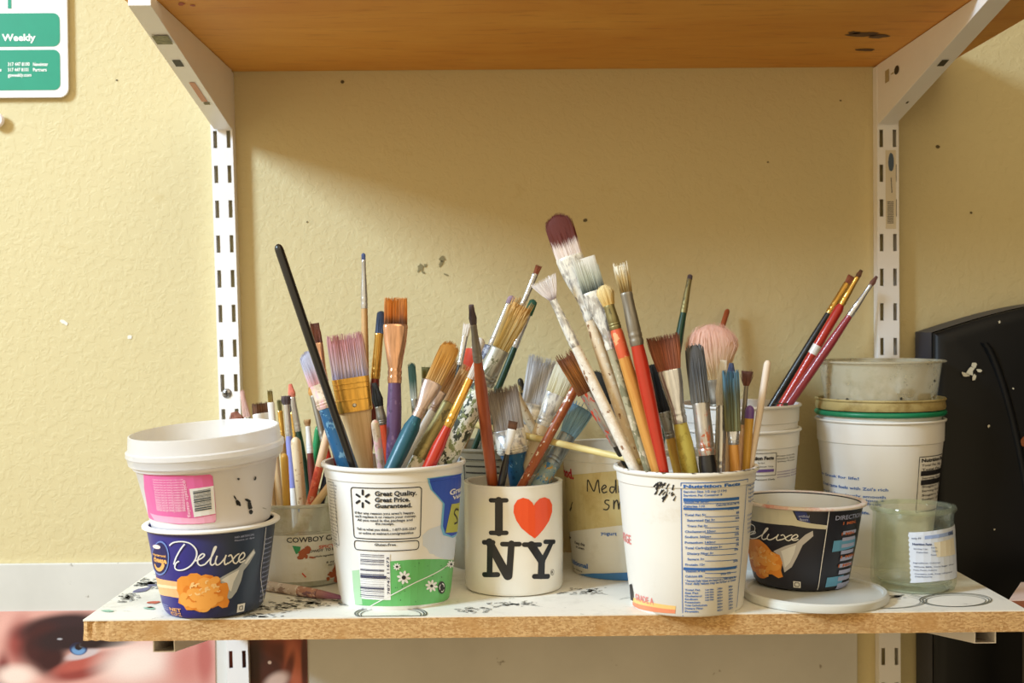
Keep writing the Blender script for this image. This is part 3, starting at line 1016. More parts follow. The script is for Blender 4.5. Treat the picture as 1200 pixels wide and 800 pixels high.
for t, a, b_, y in (("If for any reason you aren't happy,", 204, 456, 286), ("we'll replace it or return your money.", 204, 464, 301), ('All you need is the package and', 214, 448, 317), ('the receipt.', 290, 370, 334),
                    ('Tell us what you think... 1-877-505-2267', 212, 464, 355), ('or online at walmart.com/greatvalue', 220, 452, 372), ('Gluten-Free', 287, 378, 423)):
    d.text(t, a, y, b_, y + 10, .025)
d.build(gv.root)
d = D('fact_panel', flat('ink_grey', (110, 112, 120)), .0004, gv, c2)
d.outline(90, 158, 138, 432, .7, .03)
for i in range(20): d.text(random.choice(('Total Fat 3g', 'Sodium 80mg', 'Sugars 12g', 'Protein 9g')), 97, 168 + i * 13, 130 - random.random() * 8, 174 + i * 13, .01)
d.build(gv.root)
d = D('daisy_petals', INKW, .0006, gv, c2)
for fx, fy, r in ((411, 568, 29), (528, 604, 26), (382, 522, 16), (610, 512, 17)):
    for k in range(8):
        a = math.radians(45 * k + 10)
        d.ell(fx + r * .62 * math.cos(a), fy + r * .62 * math.sin(a), r * .40, r * .2, a, 10)
d.stroke(((270, 690), (360, 642), (480, 580), (612, 500)), 1.1)
d.build(gv.root)
d = D('daisy_centre', INKB, .0008, gv, c2)
for fx, fy, r in ((411, 568, 9), (528, 604, 6), (382, 522, 5), (610, 512, 5)): d.ell(fx, fy, r, r)
d.ell(570, 611, 15, 27)
for i in range(16): d.ell(random.uniform(370, 600), random.uniform(500, 680), random.uniform(1, 2.4), random.uniform(1, 3))
d.build(gv.root, None, True)
d = D('recycle_arrows', INKW, .001, gv, c2)
for k in range(3):
    a = math.radians(120 * k - 90); b_ = a + 1.4
    d.stroke(((570 + 9 * math.cos(a), 611 + 17 * math.sin(a)), (570 + 10 * math.cos((a + b_) / 2), 611 + 18 * math.sin((a + b_) / 2)), (570 + 9 * math.cos(b_), 611 + 17 * math.sin(b_))), 1.1)
d.build(gv.root)
lg = [(518, 148), (590, 138), (652, 126), (672, 160), (668, 230), (662, 310), (655, 376), (612, 392), (586, 380), (576, 350), (580, 300), (584, 255), (560, 226), (532, 196)]
d = D('logo_halo', flat('logo_cyan', (120, 190, 232)), .0004, gv, c2)
d.poly([(x + (-8 if x < 600 else 6), y + (8 if y > 300 else -2)) for x, y in lg]); d.build(gv.root)
d = D('logo_field', flat('logo_blue', (38, 80, 196)), .0006, gv, c2); d.poly(lg); d.build(gv.root)
d = D('flavour_tag', flat('tag_olive', (186, 190, 84)), .0008, gv, c2); d.poly([(612, 256), (668, 248), (664, 372), (586, 378), (598, 320)]); d.build(gv.root)
d = D('lettering', INKW, .0009, gv, c2); d.text('Great', 604, 195, 664, 218, .03); d.text('Value', 616, 222, 664, 238, .03); d.build(gv.root)
d = D('lettering', INKB, .001, gv, c2); d.stroke(((640, 282), (630, 278), (622, 295), (632, 312), (636, 330), (622, 340)), 2.2); d.text('Low', 646, 282, 664, 336, .03); d.build(gv.root)

# ---- mug
L = G(602.5, 687); L.z = 0
MUG = solid('mug_ceramic', (234, 231, 222), .22, 0, .05, 25, coat=.3)
mg = Tub('ceramic_mug', 'white ceramic mug printed with black slab letters and a red heart', 'mug', L, [(.0385, 0), (.0412, .0012), (.0425, .004), (.0427, .03), (.0427, .0905)], .0035, .0002, .0022, MUG)
c3 = lambda x, y: (530 + x / 3.332, 480 + y / 3.332)
MB_ = flat('mug_black', (30, 31, 36), .3)
for nm, segs in (('letter_i', (((182, 355), (182, 478), 30), ((151, 353), (211, 353), 17), ((151, 480), (211, 480), 17))),
                 ('letter_n', (((124, 517), (160, 517), 18), ((148, 520), (146, 640), 24), ((125, 643), (178, 643), 19), ((146, 518), (216, 648), 33), ((231, 522), (222, 650), 24), ((196, 524), (262, 524), 18))),
                 ('letter_y', (((281, 526), (342, 526), 18), ((308, 528), (350, 592), 31), ((386, 520), (350, 592), 23), ((362, 515), (397, 515), 17), ((349, 588), (347, 646), 30), ((320, 650), (374, 650), 19)))):
    d = D(nm, MB_, .0003, mg, c3)
    for a, b_, w in segs: d.stroke((a, b_), w / 3.332 * 1.02, False, True)
    if nm == 'letter_n': d.ell(218, 655, 14, 8)
    d.build(mg.root)
d = D('registered_mark', MB_, .0003, mg, c3); d.outline(384, 625, 396, 643, .5, .5); d.text('R', 387, 629, 393, 639, .03); d.build(mg.root, None, True)
d = D('heart', flat('heart_red', (240, 84, 36), .3), .0003, mg, c3)
hp = [(322, 502), (300, 487), (270, 462), (250, 432), (239, 400), (241, 373), (254, 352), (276, 343), (298, 349), (312, 362), (318, 374), (326, 361), (340, 347), (360, 341), (379, 349), (389, 370), (389, 398), (378, 432), (356, 466), (336, 489)]
d.poly(hp); d.build(mg.root)

# ---- white nutrition tub
L = G(804.5, 707); L.z = 0
nu = Tub('plastic_tub', 'white tub with a long blue nutrition table, full of brushes', 'tub', L, std_profile(.0452, .0556, .1128), .0012, .0023, .0034, solid('white_tub_scuffed', (240, 238, 232), .42, 0, .05, 30, (222, 212, 196), .6, .8))
c4 = lambda x, y: (710 + x / 3.637, 520 + y / 3.637)
BLUE = flat('ink_blue', (56, 112, 190))
d = D('panel_frame', BLUE, .0003, nu, c4)
d.outline(320, 166, 550, 716, .9, .004)
d.build(nu.root)
d = D('lettering', BLUE, .0004, nu, c4)
cK = lambda x, y: ((780 + x / 4.709 - 710) * 3.637, (555 + y / 4.706 - 520) * 3.637)
def T(t, x0, y0, x1, y1, bold=.03):
    a = cK(x0, y0); b_ = cK(x1, y1); d.text(t, a[0], a[1], b_[0], b_[1], bold)
def RL(y, x0=96, x1=410, w=1.0, sl=-14):
    a = cK(x0, y); b_ = cK(x1, y + sl * .55); d.stroke((a, b_), w, False)
T('Nutrition Facts', 98, 60, 404, 77, .05)
rows = (('Serving Size 1/2 cup (113g)', 98, 335, 92), ('Servings Per Container 8', 98, 310, 112), ('Amount Per Serving', 98, 240, 147), ('Calories 110', 98, 215, 172), ('Calories from Fat 45', 278, 404, 166), ('% Daily Value*', 342, 404, 188),
        ('Total Fat 5g', 104, 222, 220), ('8%', 388, 404, 208), ('Saturated Fat 3g', 118, 270, 250), ('16%', 384, 404, 238), ('Trans Fat 0g', 118, 230, 281), ('Cholesterol 25mg', 106, 275, 312), ('9%', 386, 402, 298), ('Sodium 360mg', 106, 250, 341), ('15%', 380, 402, 328),
        ('Potassium 140mg', 106, 275, 372), ('4%', 386, 402, 358), ('Total Carbohydrate 5g', 106, 310, 402), ('2%', 386, 402, 386), ('Dietary Fiber 0g', 120, 262, 433), ('0%', 378, 398, 412), ('Sugars 3g', 120, 212, 464), ('Protein 12g', 108, 216, 494), ('24%', 372, 396, 476),
        ('Vitamin A 4%', 108, 218, 530), ('Vitamin C 0%', 314, 392, 518), ('Calcium 8%', 108, 204, 558), ('Iron 2%', 304, 356, 546), ('* Percent Daily Values are based on a 2,000 calorie diet.', 106, 386, 583), ('Your daily values may be higher or lower', 106, 384, 598))
for t, x0, x1, y in rows: T(t, x0, y, x1, y + 12)
for y, w in ((142, 3.2), (192, 2.4), (522, 3.0)): RL(y, 98, 404 if y < 400 else 388, w)
for y in (162, 236, 266, 297, 327, 357, 387, 417, 448, 480, 548, 573): RL(y, 104 if y < 200 else 216, 402 if y < 400 else 390, .7)
for i, t in enumerate(('Total Fat', 'Sat Fat', 'Cholesterol', 'Sodium', 'Potassium', 'Total Carbohydrate', 'Dietary Fiber', 'Protein')):
    T(t, 106, 634 + i * 17, 150 + 8 * len(t) * .55, 644 + i * 17)
    if i < 5: T('Less than', 218, 634 + i * 14, 264, 643 + i * 14)
    T(random.choice(('65g', '20g', '300mg', '2,400mg')), 284, 628 + i * 17, 312, 638 + i * 17); T(random.choice(('80g', '25g', '375g', '30g')), 346, 618 + i * 17, 368, 628 + i * 17)
for i in range(5): d.text('Ingredients', 606, 172 + i * 17, 638, 180 + i * 17, .01)
for i in range(5): d.text('Cultured', 602, 300 + i * 18, 632, 308 + i * 18, .01)
d.build(nu.root)
d = D('lettering', flat('ink_coral', (232, 140, 136)), .0004, nu, c4)
d.text('LARGE', 40, 366, 108, 404, .02); d.text('GRADE A', 126, 636, 204, 662, .02); d.build(nu.root)
d = D('stripe_print', flat('stripe_yellow', (248, 206, 130)), .0003, nu, c4); d.poly([(116, 652), (200, 676), (298, 690), (297, 706), (200, 694), (116, 672)]); d.build(nu.root)
d = D('stripe_print', flat('stripe_coral', (240, 148, 110)), .0003, nu, c4); d.poly([(116, 672), (200, 694), (297, 706), (296, 722), (200, 714), (120, 692)]); d.build(nu.root)
d = D('ink_smudge', INKB, .0005, nu, c4)
random.seed(11)
for i in range(34):
    x = random.uniform(218, 300); y0 = 160 + random.uniform(0, 75) * (1 if x > 245 else .5)
    d.stroke(((x, y0), (x - random.uniform(4, 14), y0 + random.uniform(8, 24))), random.uniform(.6, 1.7), False)
d.poly([(102, 600), (112, 596), (120, 640), (118, 668), (108, 664)])
d.stroke(((230, 740), (266, 742)), 1.2, False)
d.build(nu.root, None, True)
for i in range(26):
    a = random.uniform(-1.2, 1.2); 
    v, f = lathe([(0, .0006), (random.uniform(.0007, .0016), .0003), (.0018, 0)], 8)
    r = nu.r(nu.H) + random.uniform(-.0005, .0022)
    if i == 0: rimv, rimf = [], []
    b0 = len(rimv)
    q = random.uniform(.8, 1.6)
    rimv += [(r * math.sin(a) + p[0] * q, -r * math.cos(a) + p[1] * .6, nu.H + p[2] * .6 - .0001) for p in v]
    rimf += [tuple(k + b0 for k in ff) for ff in f]
tag(obj('rim_paint', rimv, rimf, INKB, nu.root), None, None, None, 'stuff')

# ---- tub behind the mug (medium small)
L = G(732, 668); L.z = 0
me_ = Tub('plastic_tub', 'white tub with a yellowed tape band and handwriting, blue base band', 'tub', L, std_profile(.0475, .0570, .1165), .0012, .0022, .003, solid('aged_white_plastic', (226, 222, 208), .45, 0, .08, 30, (200, 192, 170), .55, .8))
c8 = lambda x, y: (530 + x / 3.809, 490 + y / 3.809)
cM = lambda x, y: (655 + x / 4.444, 510 + y / 4.444)
d = D('tape_band', solid('yellowed_tape', (208, 190, 134), .5, 0, .12, 60, (186, 164, 104), .5, .75), .0003, me_, cM); d.poly([(-20, 212), (60, 206), (150, 198), (240, 190), (330, 180), (400, 172), (470, 166), (470, 452), (400, 460), (300, 470), (200, 482), (100, 494), (-20, 505)]); d.build(me_.root)
d = D('base_band', solid('band_blue', (60, 120, 178), .4, 0, .1), .0003, me_, cM); d.poly([(-10, 722), (80, 722), (180, 718), (280, 716), (370, 712), (460, 700), (460, 760), (360, 772), (240, 775), (120, 772), (0, 764)]); d.build(me_.root)
d = D('lettering', flat('ink_red', (196, 40, 54)), .0004, me_, cM); d.text('Food.', -46, 158, 78, 206, .04); d.build(me_.root)
d = D('handwriting', flat('ink_pencil', (46, 44, 38)), .0006, me_, cM)
for s_ in (((150, 292), (152, 232), (168, 262), (184, 290), (196, 250), (206, 232), (210, 270), (214, 300)), ((224, 284), (246, 268), (238, 258), (224, 276), (232, 298), (252, 292)),
           ((290, 270), (272, 268), (266, 288), (280, 298), (294, 270), (296, 230), (298, 300)), ((312, 262), (312, 298)), ((264, 338), (244, 338), (242, 352), (262, 366), (252, 386), (232, 384)), ((286, 336), (286, 384), (290, 352), (304, 338), (312, 384), (316, 352), (334, 340), (340, 384)),
           ((62, 394), (66, 370), (74, 346))):
    d.stroke(s_, 1.5)
d.ell(64, 382, 4, 12, .4); d.build(me_.root, None, True)
d = D('lettering', INKB, .0005, me_, cM); d.text('Keep this', 84, 548, 136, 562, .02); d.text('frozen', 90, 572, 132, 584, .02); d.ell(58, 532, 8, 6); d.text('net wt 32oz', 60, 672, 122, 680, .01); d.build(me_.root)
d = D('lettering', BLUE, .0005, me_, cM); d.text('traditional', 30, 630, 150, 654, .03); d.text('yogurt', 218, 498, 302, 516, .02); d.build(me_.root, None, True)

# ---- grey tub behind the mug, left
L = G(583, 658); L.z = 0
gt = Tub('plastic_tub', 'greyish tub with a printed fact panel standing behind the heart mug', 'tub', L, std_profile(.047, .0555, .1140), .0012, .0022, .003, solid('grey_tub_plastic', (164, 160, 142), .5, 0, .08, 30, (136, 130, 112), .58, .8))
d = D('fact_panel', flat('ink_darkgrey', (52, 52, 50)), .0003, gt, None)
d.outline(543, 538, 600, 660, 1.2, .02)
for i in range(14): d.rect(546, 545 + i * 7.5, 556 + random.random() * 30, 547.6 + i * 7.5)
d.build(gt.root)

# ---- clear salsa tub at the left
L = G(352, 677); L.z = 0
CLOUD = cloudy('cloudy_salsa_plastic', (214, 216, 206), .5, .3, (180, 178, 150))
sa = Tub('salsa_tub', 'clear salsa tub with a dirty white label, holding small brushes', 'tub', L, [(.0425, 0), (.0455, .0018), (.0490, .024), (.0515, .050), (.0528, .0505), (.0532, .071)], .0012, .0022, .0028, CLOUD)
sa_l = [(-90, .0), (90, 0)]
d = Decal(sa, 'label', solid('dirty_label', (226, 224, 216), .45, 0, .06, 40, (196, 186, 152), .55, .75), .0002)
z0, z1 = .006, .0475
d.poly_uv([(-1.75 * sa.rref, z0), (1.75 * sa.rref, z0), (1.75 * sa.rref, z1), (-1.75 * sa.rref, z1)]); d.build(sa.root)
ribs = Decal(sa, 'rim_ribs', CLOUD, .0004)
for i in range(60):
    u = (-1.6 + 3.2 * i / 59) * sa.rref
    ribs.poly_uv([(u, .053), (u + .0011, .053), (u + .0011, .069), (u, .069)])
ribs.build(sa.root, None, True)
c7 = lambda x, y: (300 + x / 5.717, 575 + y / 5.717)
d = D('lettering', INKB, .0005, sa, c7); d.text('COWBOY CA', 205, 312, 528, 346, .02); d.text('ROWDY  TO BE', 340, 398, 530, 414, .03); d.text('whole ingredients', 388, 434, 530, 446, .02); d.text('6 oz', 470, 470, 520, 484, .02); d.text('NET', 484, 490, 520, 502, .02); d.build(sa.root, None, True)
d = D('lettering', flat('ink_tomato', (212, 84, 56)), .0005, sa, c7); d.text('SPICY', 420, 366, 524, 388, .02); d.stroke(((308, 550), (334, 578)), 1.6, False); d.build(sa.root)
d = D('pepper_print', flat('leaf_green', (46, 150, 96)), .0005, sa, c7); d.poly([(243, 366), (300, 374), (292, 412), (268, 424)]); d.build(sa.root)
d = D('paint_splash', flat('rust_brown', (168, 84, 44)), .0006, sa, c7)
for x, y, rx, ry in ((320, 410, 34, 26), (345, 385, 22, 16), (300, 440, 20, 22), (335, 440, 14, 14), (375, 445, 20, 7), (530, 520, 16, 44), (505, 560, 28, 22), (480, 590, 12, 14), (540, 590, 22, 20)): d.ell(x, y, rx, ry, .2, 11, .35)
d.build(sa.root, None, True)
d = D('paint_splash', flat('splash_blue', (96, 132, 190)), .0012, sa, c7); d.ell(288, 122, 5, 22, 0, 9, .3); d.build(sa.root)

# ---- white stack at the right back: two nested tubs
L = G(870, 661); L.z = 0; L.y = -.067
pr = std_profile(.0455, .0562, .1290, .017)
lo = Tub('plastic_tub', 'white tub with purple print, lower one of the nested pair', 'tub', L, pr, .0010, .0021, .0026, TUBW)
up = Tub('plastic_tub', 'scuffed white tub nested in the purple printed tub, holding tall brushes', 'tub', L + Vector((0, 0, .0225)), pr, .0010, .0021, .0026, solid('white_tub_dull', (228, 226, 222), .45, 0, .06, 30))
d = Decal(lo, 'lettering', INKB, .0004)
cI = lambda x, y: (870 + x / 7.275, 460 + y / 7.27)
d = D('lettering', INKB, .0004, lo, cI); d.text('Nutrition Facts', 0, 546, 266, 574, .05); d.outline(20, 520, 280, 700, .7, .01); d.text('Per Serv', 130, 592, 190, 606, .01); d.text('Amount  Value', 130, 624, 262, 638, .01); d.text('Percent Daily', 110, 736, 276, 748, .02)
for i, t in enumerate(('Protein from milk,', 'Vitamin D, Calcium', 'Whey Protein')): d.text(t, 294, 534 + i * 24, 440, 546 + i * 24, .01)
d.build(lo.root)
d = D('lettering', flat('ink_purple', (112, 84, 160)), .0004, lo, cI); d.rect(30, 656, 266, 672)
for i in range(3): d.text('contains live active', 294, 668 + i * 22, 468, 680 + i * 22, .01)
d.build(lo.root)
d = D('paint_mark', flat('smear_dark', (80, 84, 78)), .0004, up, cI); d.ell(368, 100, 18, 16, 0, 10, .3); d.ell(300, 92, 60, 6, 0, 10, .3); d.build(up.root, None, True)

# ---- tall yogurt tub with clear cups on top
L = G(1040, 661); L.y = -.068; L.z = 0
zo = Tub('plastic_tub', 'tall white yogurt tub with blue sentence and black fact panel, behind the glass jar', 'tub', L, std_profile(.0442, .0580, .1370, .022), .0010, .0018, .0022, TUBW)
cZ = lambda x, y: (960 + x / 4, 490 + y / 4)
d = D('lettering', BLUE, .0004, zo, cZ)
for t, a, b_, y in (('From Greek for life!', 10, 186, 242), ("of real taste feels with Zoi's rich", 20, 324, 292), ('taste and is luxuriously smooth', 14, 312, 320), ('honest and so nutritious +', 30, 306, 346), ('over ice and fruit', 60, 292, 372), ('love life.', 150, 238, 430)): d.text(t, a, y, b_, y + 12, .02)
d.build(zo.root)
d = D('fact_panel', INKB, .0004, zo, cZ); d.outline(470, 182, 640, 420, .9, .01); d.text('Nutrition Facts', 480, 190, 640, 206, .04)
for i in range(9): d.text(random.choice(('Serving Size 8oz', 'Total Fat 10g', 'Sodium 120mg', 'Sugars 12g')), 480, 216 + i * 20, 560 + random.random() * 20, 226 + i * 20, .012)
for y in (248, 290): d.rect(476, y, 600, y + 3.5)
d.build(zo.root)
gl = Tub('plastic_tub', 'green rimmed tub nested inside the tall yogurt tub', 'tub', L + Vector((0, 0, .0050)), std_profile(.0412, .0552, .1375, .024), .0010, .0046, .0048, TUBW, solid('green_rim', (24, 128, 88), .4, 0, .1, 60))
zt_ = L.z + .005 + gl.H
TANC = cloudy('tan_cloudy_plastic', (196, 178, 122), .82, .35, (150, 126, 70))
ld = empty('plastic_cover', L + Vector((0, 0, zt_ + .0002)), 'tan cloudy plastic lid on the green rimmed tub', 'lid')
v, f = lathe([(0, .0), (.0540, 0), (.0590, .0008), (.0598, .003), (.0590, .0085), (.0603, .0100), (.0596, .0112), (.0570, .0106), (.0560, .003), (0, .0025)], 64)
obj('lid_disc', v, f, TANC, ld, True, 35)
CUPC = cloudy('clear_cup_plastic', (214, 208, 184), .42, .22, (190, 182, 150))
cu = Tub('deli_cup', 'clear plastic deli cup with white paint residue on top of the tub stack', 'cup', L + Vector((0, .0, zt_ + .0034)), [(.0485, 0), (.0505, .0015), (.0530, .018), (.0562, .0410)], .0009, .0042, .0022, CUPC)
d = Decal(cu, 'paint_residue', splat('milky_residue', [(222, 216, 200), (196, 186, 158), (236, 232, 222)], .6, 120), -.0016)
random.seed(5)
for i in range(34): d.ell(random.gauss(1030, 32), random.gauss(463, 6), random.uniform(3, 12), random.uniform(2, 6), 0, 10, .35)
d.build(cu.root, None, True)
d = Decal(cu, 'paint_speck', flat('speck_dk', (60, 58, 50)), .0004)
for x, y, r in ((982, 470, 2.5), (993, 468, 1.6), (1095, 446, 1.2), (1056, 467, 1.4)): d.ell(x, y, r, r * 1.2)
d.build(cu.root, None, True)

# ---- bowls with macaroni print
def bowl_profile(): return [(.0335, 0), (.0374, .0012), (.0392, .0036), (.0408, .0090), (.0463, .0400), (.0508, .0690)]
def navy_mat(name, cA, cB, x0, x1):
    mt, nt, b = new_mat(name)
    tc = nt.nodes.new('ShaderNodeTexCoord'); sp = nt.nodes.new('ShaderNodeSeparateXYZ'); nt.links.new(tc.outputs['Object'], sp.inputs[0])
    mr = nt.nodes.new('ShaderNodeMapRange'); mr.inputs[1].default_value = x0; mr.inputs[2].default_value = x1
    nt.links.new(sp.outputs[0], mr.inputs[0])
    c = mixrgb(nt, mr.outputs[0], lin(cA), lin(cB))
    nt.links.new(c, b.inputs['Base Color']); b.inputs['Roughness'].default_value = .38
    return mt
BOWLW = solid('bowl_white', (238, 236, 232), .4, 0, .03, 40)
def macaroni(t, conv, outline, seed, parent, shade=1.0):
    random.seed(seed)
    base = Decal(t, 'macaroni_print', flat('mac_orange', (236, 150, 56)), .0006, conv); base.poly(outline); mo = base.build(parent)
    xs = [p[0] for p in outline]; ys = [p[1] for p in outline]
    cx, cy = sum(xs) / len(xs), sum(ys) / len(ys)
    w, h = max(xs) - min(xs), max(ys) - min(ys)
    for k, (nm, col, n, sz) in enumerate((('mac_shadow', (228, 132, 42), 12, .14), ('mac_light', (246, 172, 80), 22, .12), ('mac_gloss', (252, 206, 136), 16, .05))):
        dd = Decal(t, 'noodle_print', flat(nm, col), .0007 + .00012 * k, conv)
        for i in range(n):
            a = random.uniform(0, 6.28); q = math.sqrt(random.random()) * .8
            x, y = cx + w * .44 * q * math.cos(a), cy + h * .42 * q * math.sin(a)
            ra = random.uniform(0, 3.14)
            r = w * sz * random.uniform(.6, 1.1)
            # curved noodle
            pts = [(x + r * math.cos(ra + t_) * .9, y + r * math.sin(ra + t_) * .75) for t_ in (0, .7, 1.4, 2.1)]
            dd.stroke(pts, r * .62 * (1 if k < 2 else .6), True, True, k=.00072 / (6.153 if conv is c5 else 3.529) * 1.6)
        dd.build(mo, None, True)
c5 = lambda x, y: (150 + x / 6.153, 600 + y / 6.153)
L = G(251.5, 712.5); L.z = 0
dl = Tub('paper_bowl', 'navy snack bowl with script lettering and macaroni spoon print under the pink labelled container', 'bowl', L, bowl_profile(), .0013, .0036, .0030, navy_mat('navy_violet_print', (52, 48, 132), (48, 60, 84), -.012, .026), BOWLW, (0, math.radians(-1.2)))
d = D('orange_band', flat('band_orange', (246, 186, 130)), .0003, dl, c5); d.poly([(165, 462), (230, 478), (300, 492), (372, 502), (372, 618), (300, 606), (215, 584), (190, 576)]); d.build(dl.root)
d = D('band_highlight', flat('band_cream', (252, 222, 176)), .0005, dl, c5); d.poly([(192, 508), (280, 524), (372, 536), (372, 556), (280, 546), (195, 530)]); d.build(dl.root)
d = D('spoon_print', flat('spoon_grey', (176, 182, 190)), .0005, dl, c5); d.poly([(640, 486), (720, 440), (790, 402), (850, 332), (905, 262), (916, 292), (872, 368), (832, 418), (814, 490), (782, 570), (745, 618), (720, 625), (690, 520)]); d.build(dl.root)
d = D('spoon_shine', flat('spoon_light', (226, 228, 232)), .00065, dl, c5); d.poly([(668, 490), (730, 450), (800, 412), (790, 440), (760, 500), (742, 570), (728, 560), (715, 510)]); d.poly([(835, 370), (900, 272), (910, 290), (850, 372)]); d.build(dl.root)
macaroni(dl, c5, [(358, 485), (385, 462), (430, 458), (452, 440), (500, 438), (530, 456), (560, 446), (610, 456), (640, 482), (672, 512), (716, 504), (726, 556), (714, 610), (730, 640), (716, 682), (680, 690), (650, 672), (610, 690), (560, 692), (522, 720), (480, 704), (424, 704), (404, 672), (366, 652), (372, 600), (356, 560)], 4, dl.root)
d = D('script_lettering', INKW, .0008, dl, c5)
DEL = (((303, 240), (330, 218), (390, 210), (450, 224), (492, 268), (494, 320), (462, 376), (412, 410), (365, 416), (342, 398), (352, 364), (372, 352)), ((412, 228), (385, 262), (352, 322), (334, 376)),
       ((488, 350), (532, 330), (552, 308), (538, 298), (512, 322), (504, 362), (524, 382), (556, 374)), ((556, 374), (598, 326), (630, 264), (634, 246), (622, 256), (602, 318), (594, 362), (606, 380), (632, 362)),
       ((642, 312), (630, 356), (640, 378), (664, 368), (696, 330), (706, 306), (694, 350), (700, 376), (722, 362)), ((722, 318), (738, 306), (750, 326), (758, 358), (776, 368), (792, 350)), ((800, 296), (776, 312), (744, 350), (716, 370)),
       ((792, 350), (826, 330), (838, 306), (826, 290), (802, 316), (796, 346), (812, 360), (842, 342)))
for s_ in DEL: d.stroke(s_, 1.45)
d.stroke(((990, 108), (975, 250), (952, 480), (925, 700)), .7)
d.build(dl.root)
d = D('seal_ring', flat('seal_blue', (116, 142, 206)), .0006, dl, c5); d.ell(238, 330, 62, 124, 0, 24); d.build(dl.root)
d = D('seal_disc', flat('seal_navy', (36, 34, 92)), .0008, dl, c5); d.ell(236, 330, 55, 113, 0, 24); d.build(dl.root)
d = D('seal_print', flat('seal_orange', (248, 184, 104)), .001, dl, c5); d.text('cheese', 190, 312, 284, 346, .04); d.text('macaroni', 186, 288, 276, 304, .03); d.stroke(((200, 372), (215, 404), (236, 412), (254, 396), (262, 368)), 4.0); d.build(dl.root)
d = D('seal_badge', flat('badge_pink', (250, 226, 220)), .001, dl, c5); d.ell(214, 248, 28, 15, .2); d.build(dl.root)
d = D('lettering', flat('ink_lilac', (170, 178, 214)), .0006, dl, c5); d.text('NO ARTIFICIAL', 768, 174, 906, 188, .012); d.text('Flavors or dyes', 768, 198, 906, 210, .012)
for i in range(14): d.text('Directions', 985 - i * 3, 190 + i * 34, 1030 - i * 3, 202 + i * 34, .02)
for i in range(3): d.text('serving suggestion', 222 + i * 8, 634 + i * 14, 288, 643 + i * 14, .01)
d.build(dl.root)
d = D('weight_print', flat('weight_orange', (240, 176, 110)), .0006, dl, c5); d.text('NET', 300, 682, 386, 704, .03); d.text('WT 2.39 OZ', 306, 712, 386, 734, .03); d.build(dl.root)
d = D('symbol_box', INKW, .0006, dl, c5); d.rect(788, 664, 832, 712); d.build(dl.root)
d = D('symbol', INKB, .0008, dl, c5); d.stroke(((800, 702), (802, 678), (822, 674), (822, 700), (806, 702)), 1.0, False); d.build(dl.root)

# ---- pink labelled container standing in the left bowl
rimz = dl.H
CONT = cloudy('milky_container_plastic', (240, 236, 238), .86, .3)
LIDC = cloudy('milky_lid_plastic', (238, 236, 236), .62, .28)
pk = Tub('plastic_container', 'milky round container with pink label and barcode, tilted on the navy bowl', 'container', dl.loc + Vector((-.0012, 0, rimz - .0032)), [(.0435, 0), (.0466, .0020), (.0496, .0180), (.0556, .0500), (.0566, .0510)], .0012, .0012, .003, CONT, None, (math.radians(3.0), math.radians(-3.2)))
v, f = lathe([(0, .0545), (.0540, .0545), (.0550, .0555), (.0572, .0760), (.0580, .0772), (.0592, .0768), (.0604, .0655), (.0622, .0645), (.0624, .0610), (.0614, .0597), (.0606, .0545), (.0598, .0547), (.0592, .0585), (.0570, .0595), (.0566, .0575), (.053, .0572), (0, .0572)], 72)
lid_o = obj('lid', v, f, LIDC, pk.root, True, 40)
cP = lambda x, y: (150 + x / 5.713, 480 + y / 5.714)
PINK = solid('pink_label_print', (232, 112, 172), .45, 0, .1, 60)
d = D('pink_label', PINK, .0003, pk, cP); d.poly([(100, 424), (200, 432), (320, 438), (440, 440), (548, 432), (566, 444), (576, 530), (586, 640), (590, 738), (580, 752), (480, 764), (340, 766), (240, 752), (140, 720), (130, 640), (110, 520)]); d.build(pk.root)
d = D('label_fade', flat('pink_pale', (244, 176, 206)), .0005, pk, cP); d.poly([(150, 690), (300, 716), (440, 726), (588, 700), (590, 736), (570, 752), (440, 762), (300, 758), (180, 738)]); d.build(pk.root)
d = D('barcode_field', INKW, .0006, pk, cP); d.poly([(412, 530), (572, 508), (586, 694), (444, 718), (430, 640)]); d.build(pk.root)
d = D('barcode', flat('ink_slate', (70, 82, 92)), .0008, pk, cP)
y = 0
random.seed(8)
while y < 140:
    h = random.choice((2.5, 3.5, 6, 9)); d.poly([(436 + y * .1, 545 + y), (552 + y * .06, 526 + y), (552 + y * .06, 526 + y + h), (436 + y * .1, 545 + y + h)]); y += h + random.choice((3, 4, 6))
d.build(pk.root)
d = D('lettering', flat('ink_palepink', (250, 214, 230)), .0006, pk, cP)
for i in range(13): d.text('Nutrition facts per serving contains milk', 168 + i * 2.2, 462 + i * 16, 372 + i * 1.5, 470 + i * 17, .01)
d.vtext('gelato classico', 392, 470, 408, 720, .01)
d.build(pk.root, None, True)
d = D('paint_chip', flat('chip_black', (26, 22, 20)), .0006, pk, cP)
for x, y, rx, ry, a in ((738, 463, 9, 7, .4), (848, 461, 6, 14, .2), (716, 590, 6, 16, -.5), (737, 622, 15, 26, -.5), (800, 606, 20, 10, .6), (812, 640, 15, 32, -.2), (818, 685, 14, 16, .4)): d.ell(x, y, rx, ry, a, 11, .3)
d.build(pk.root, None, True)
d = D('paint_speck', flat('speck_grey', (170, 166, 160)), .0006, pk, cP); d.ell(908, 660, 14, 4, .3, 9, .3); d.build(pk.root, None, True)

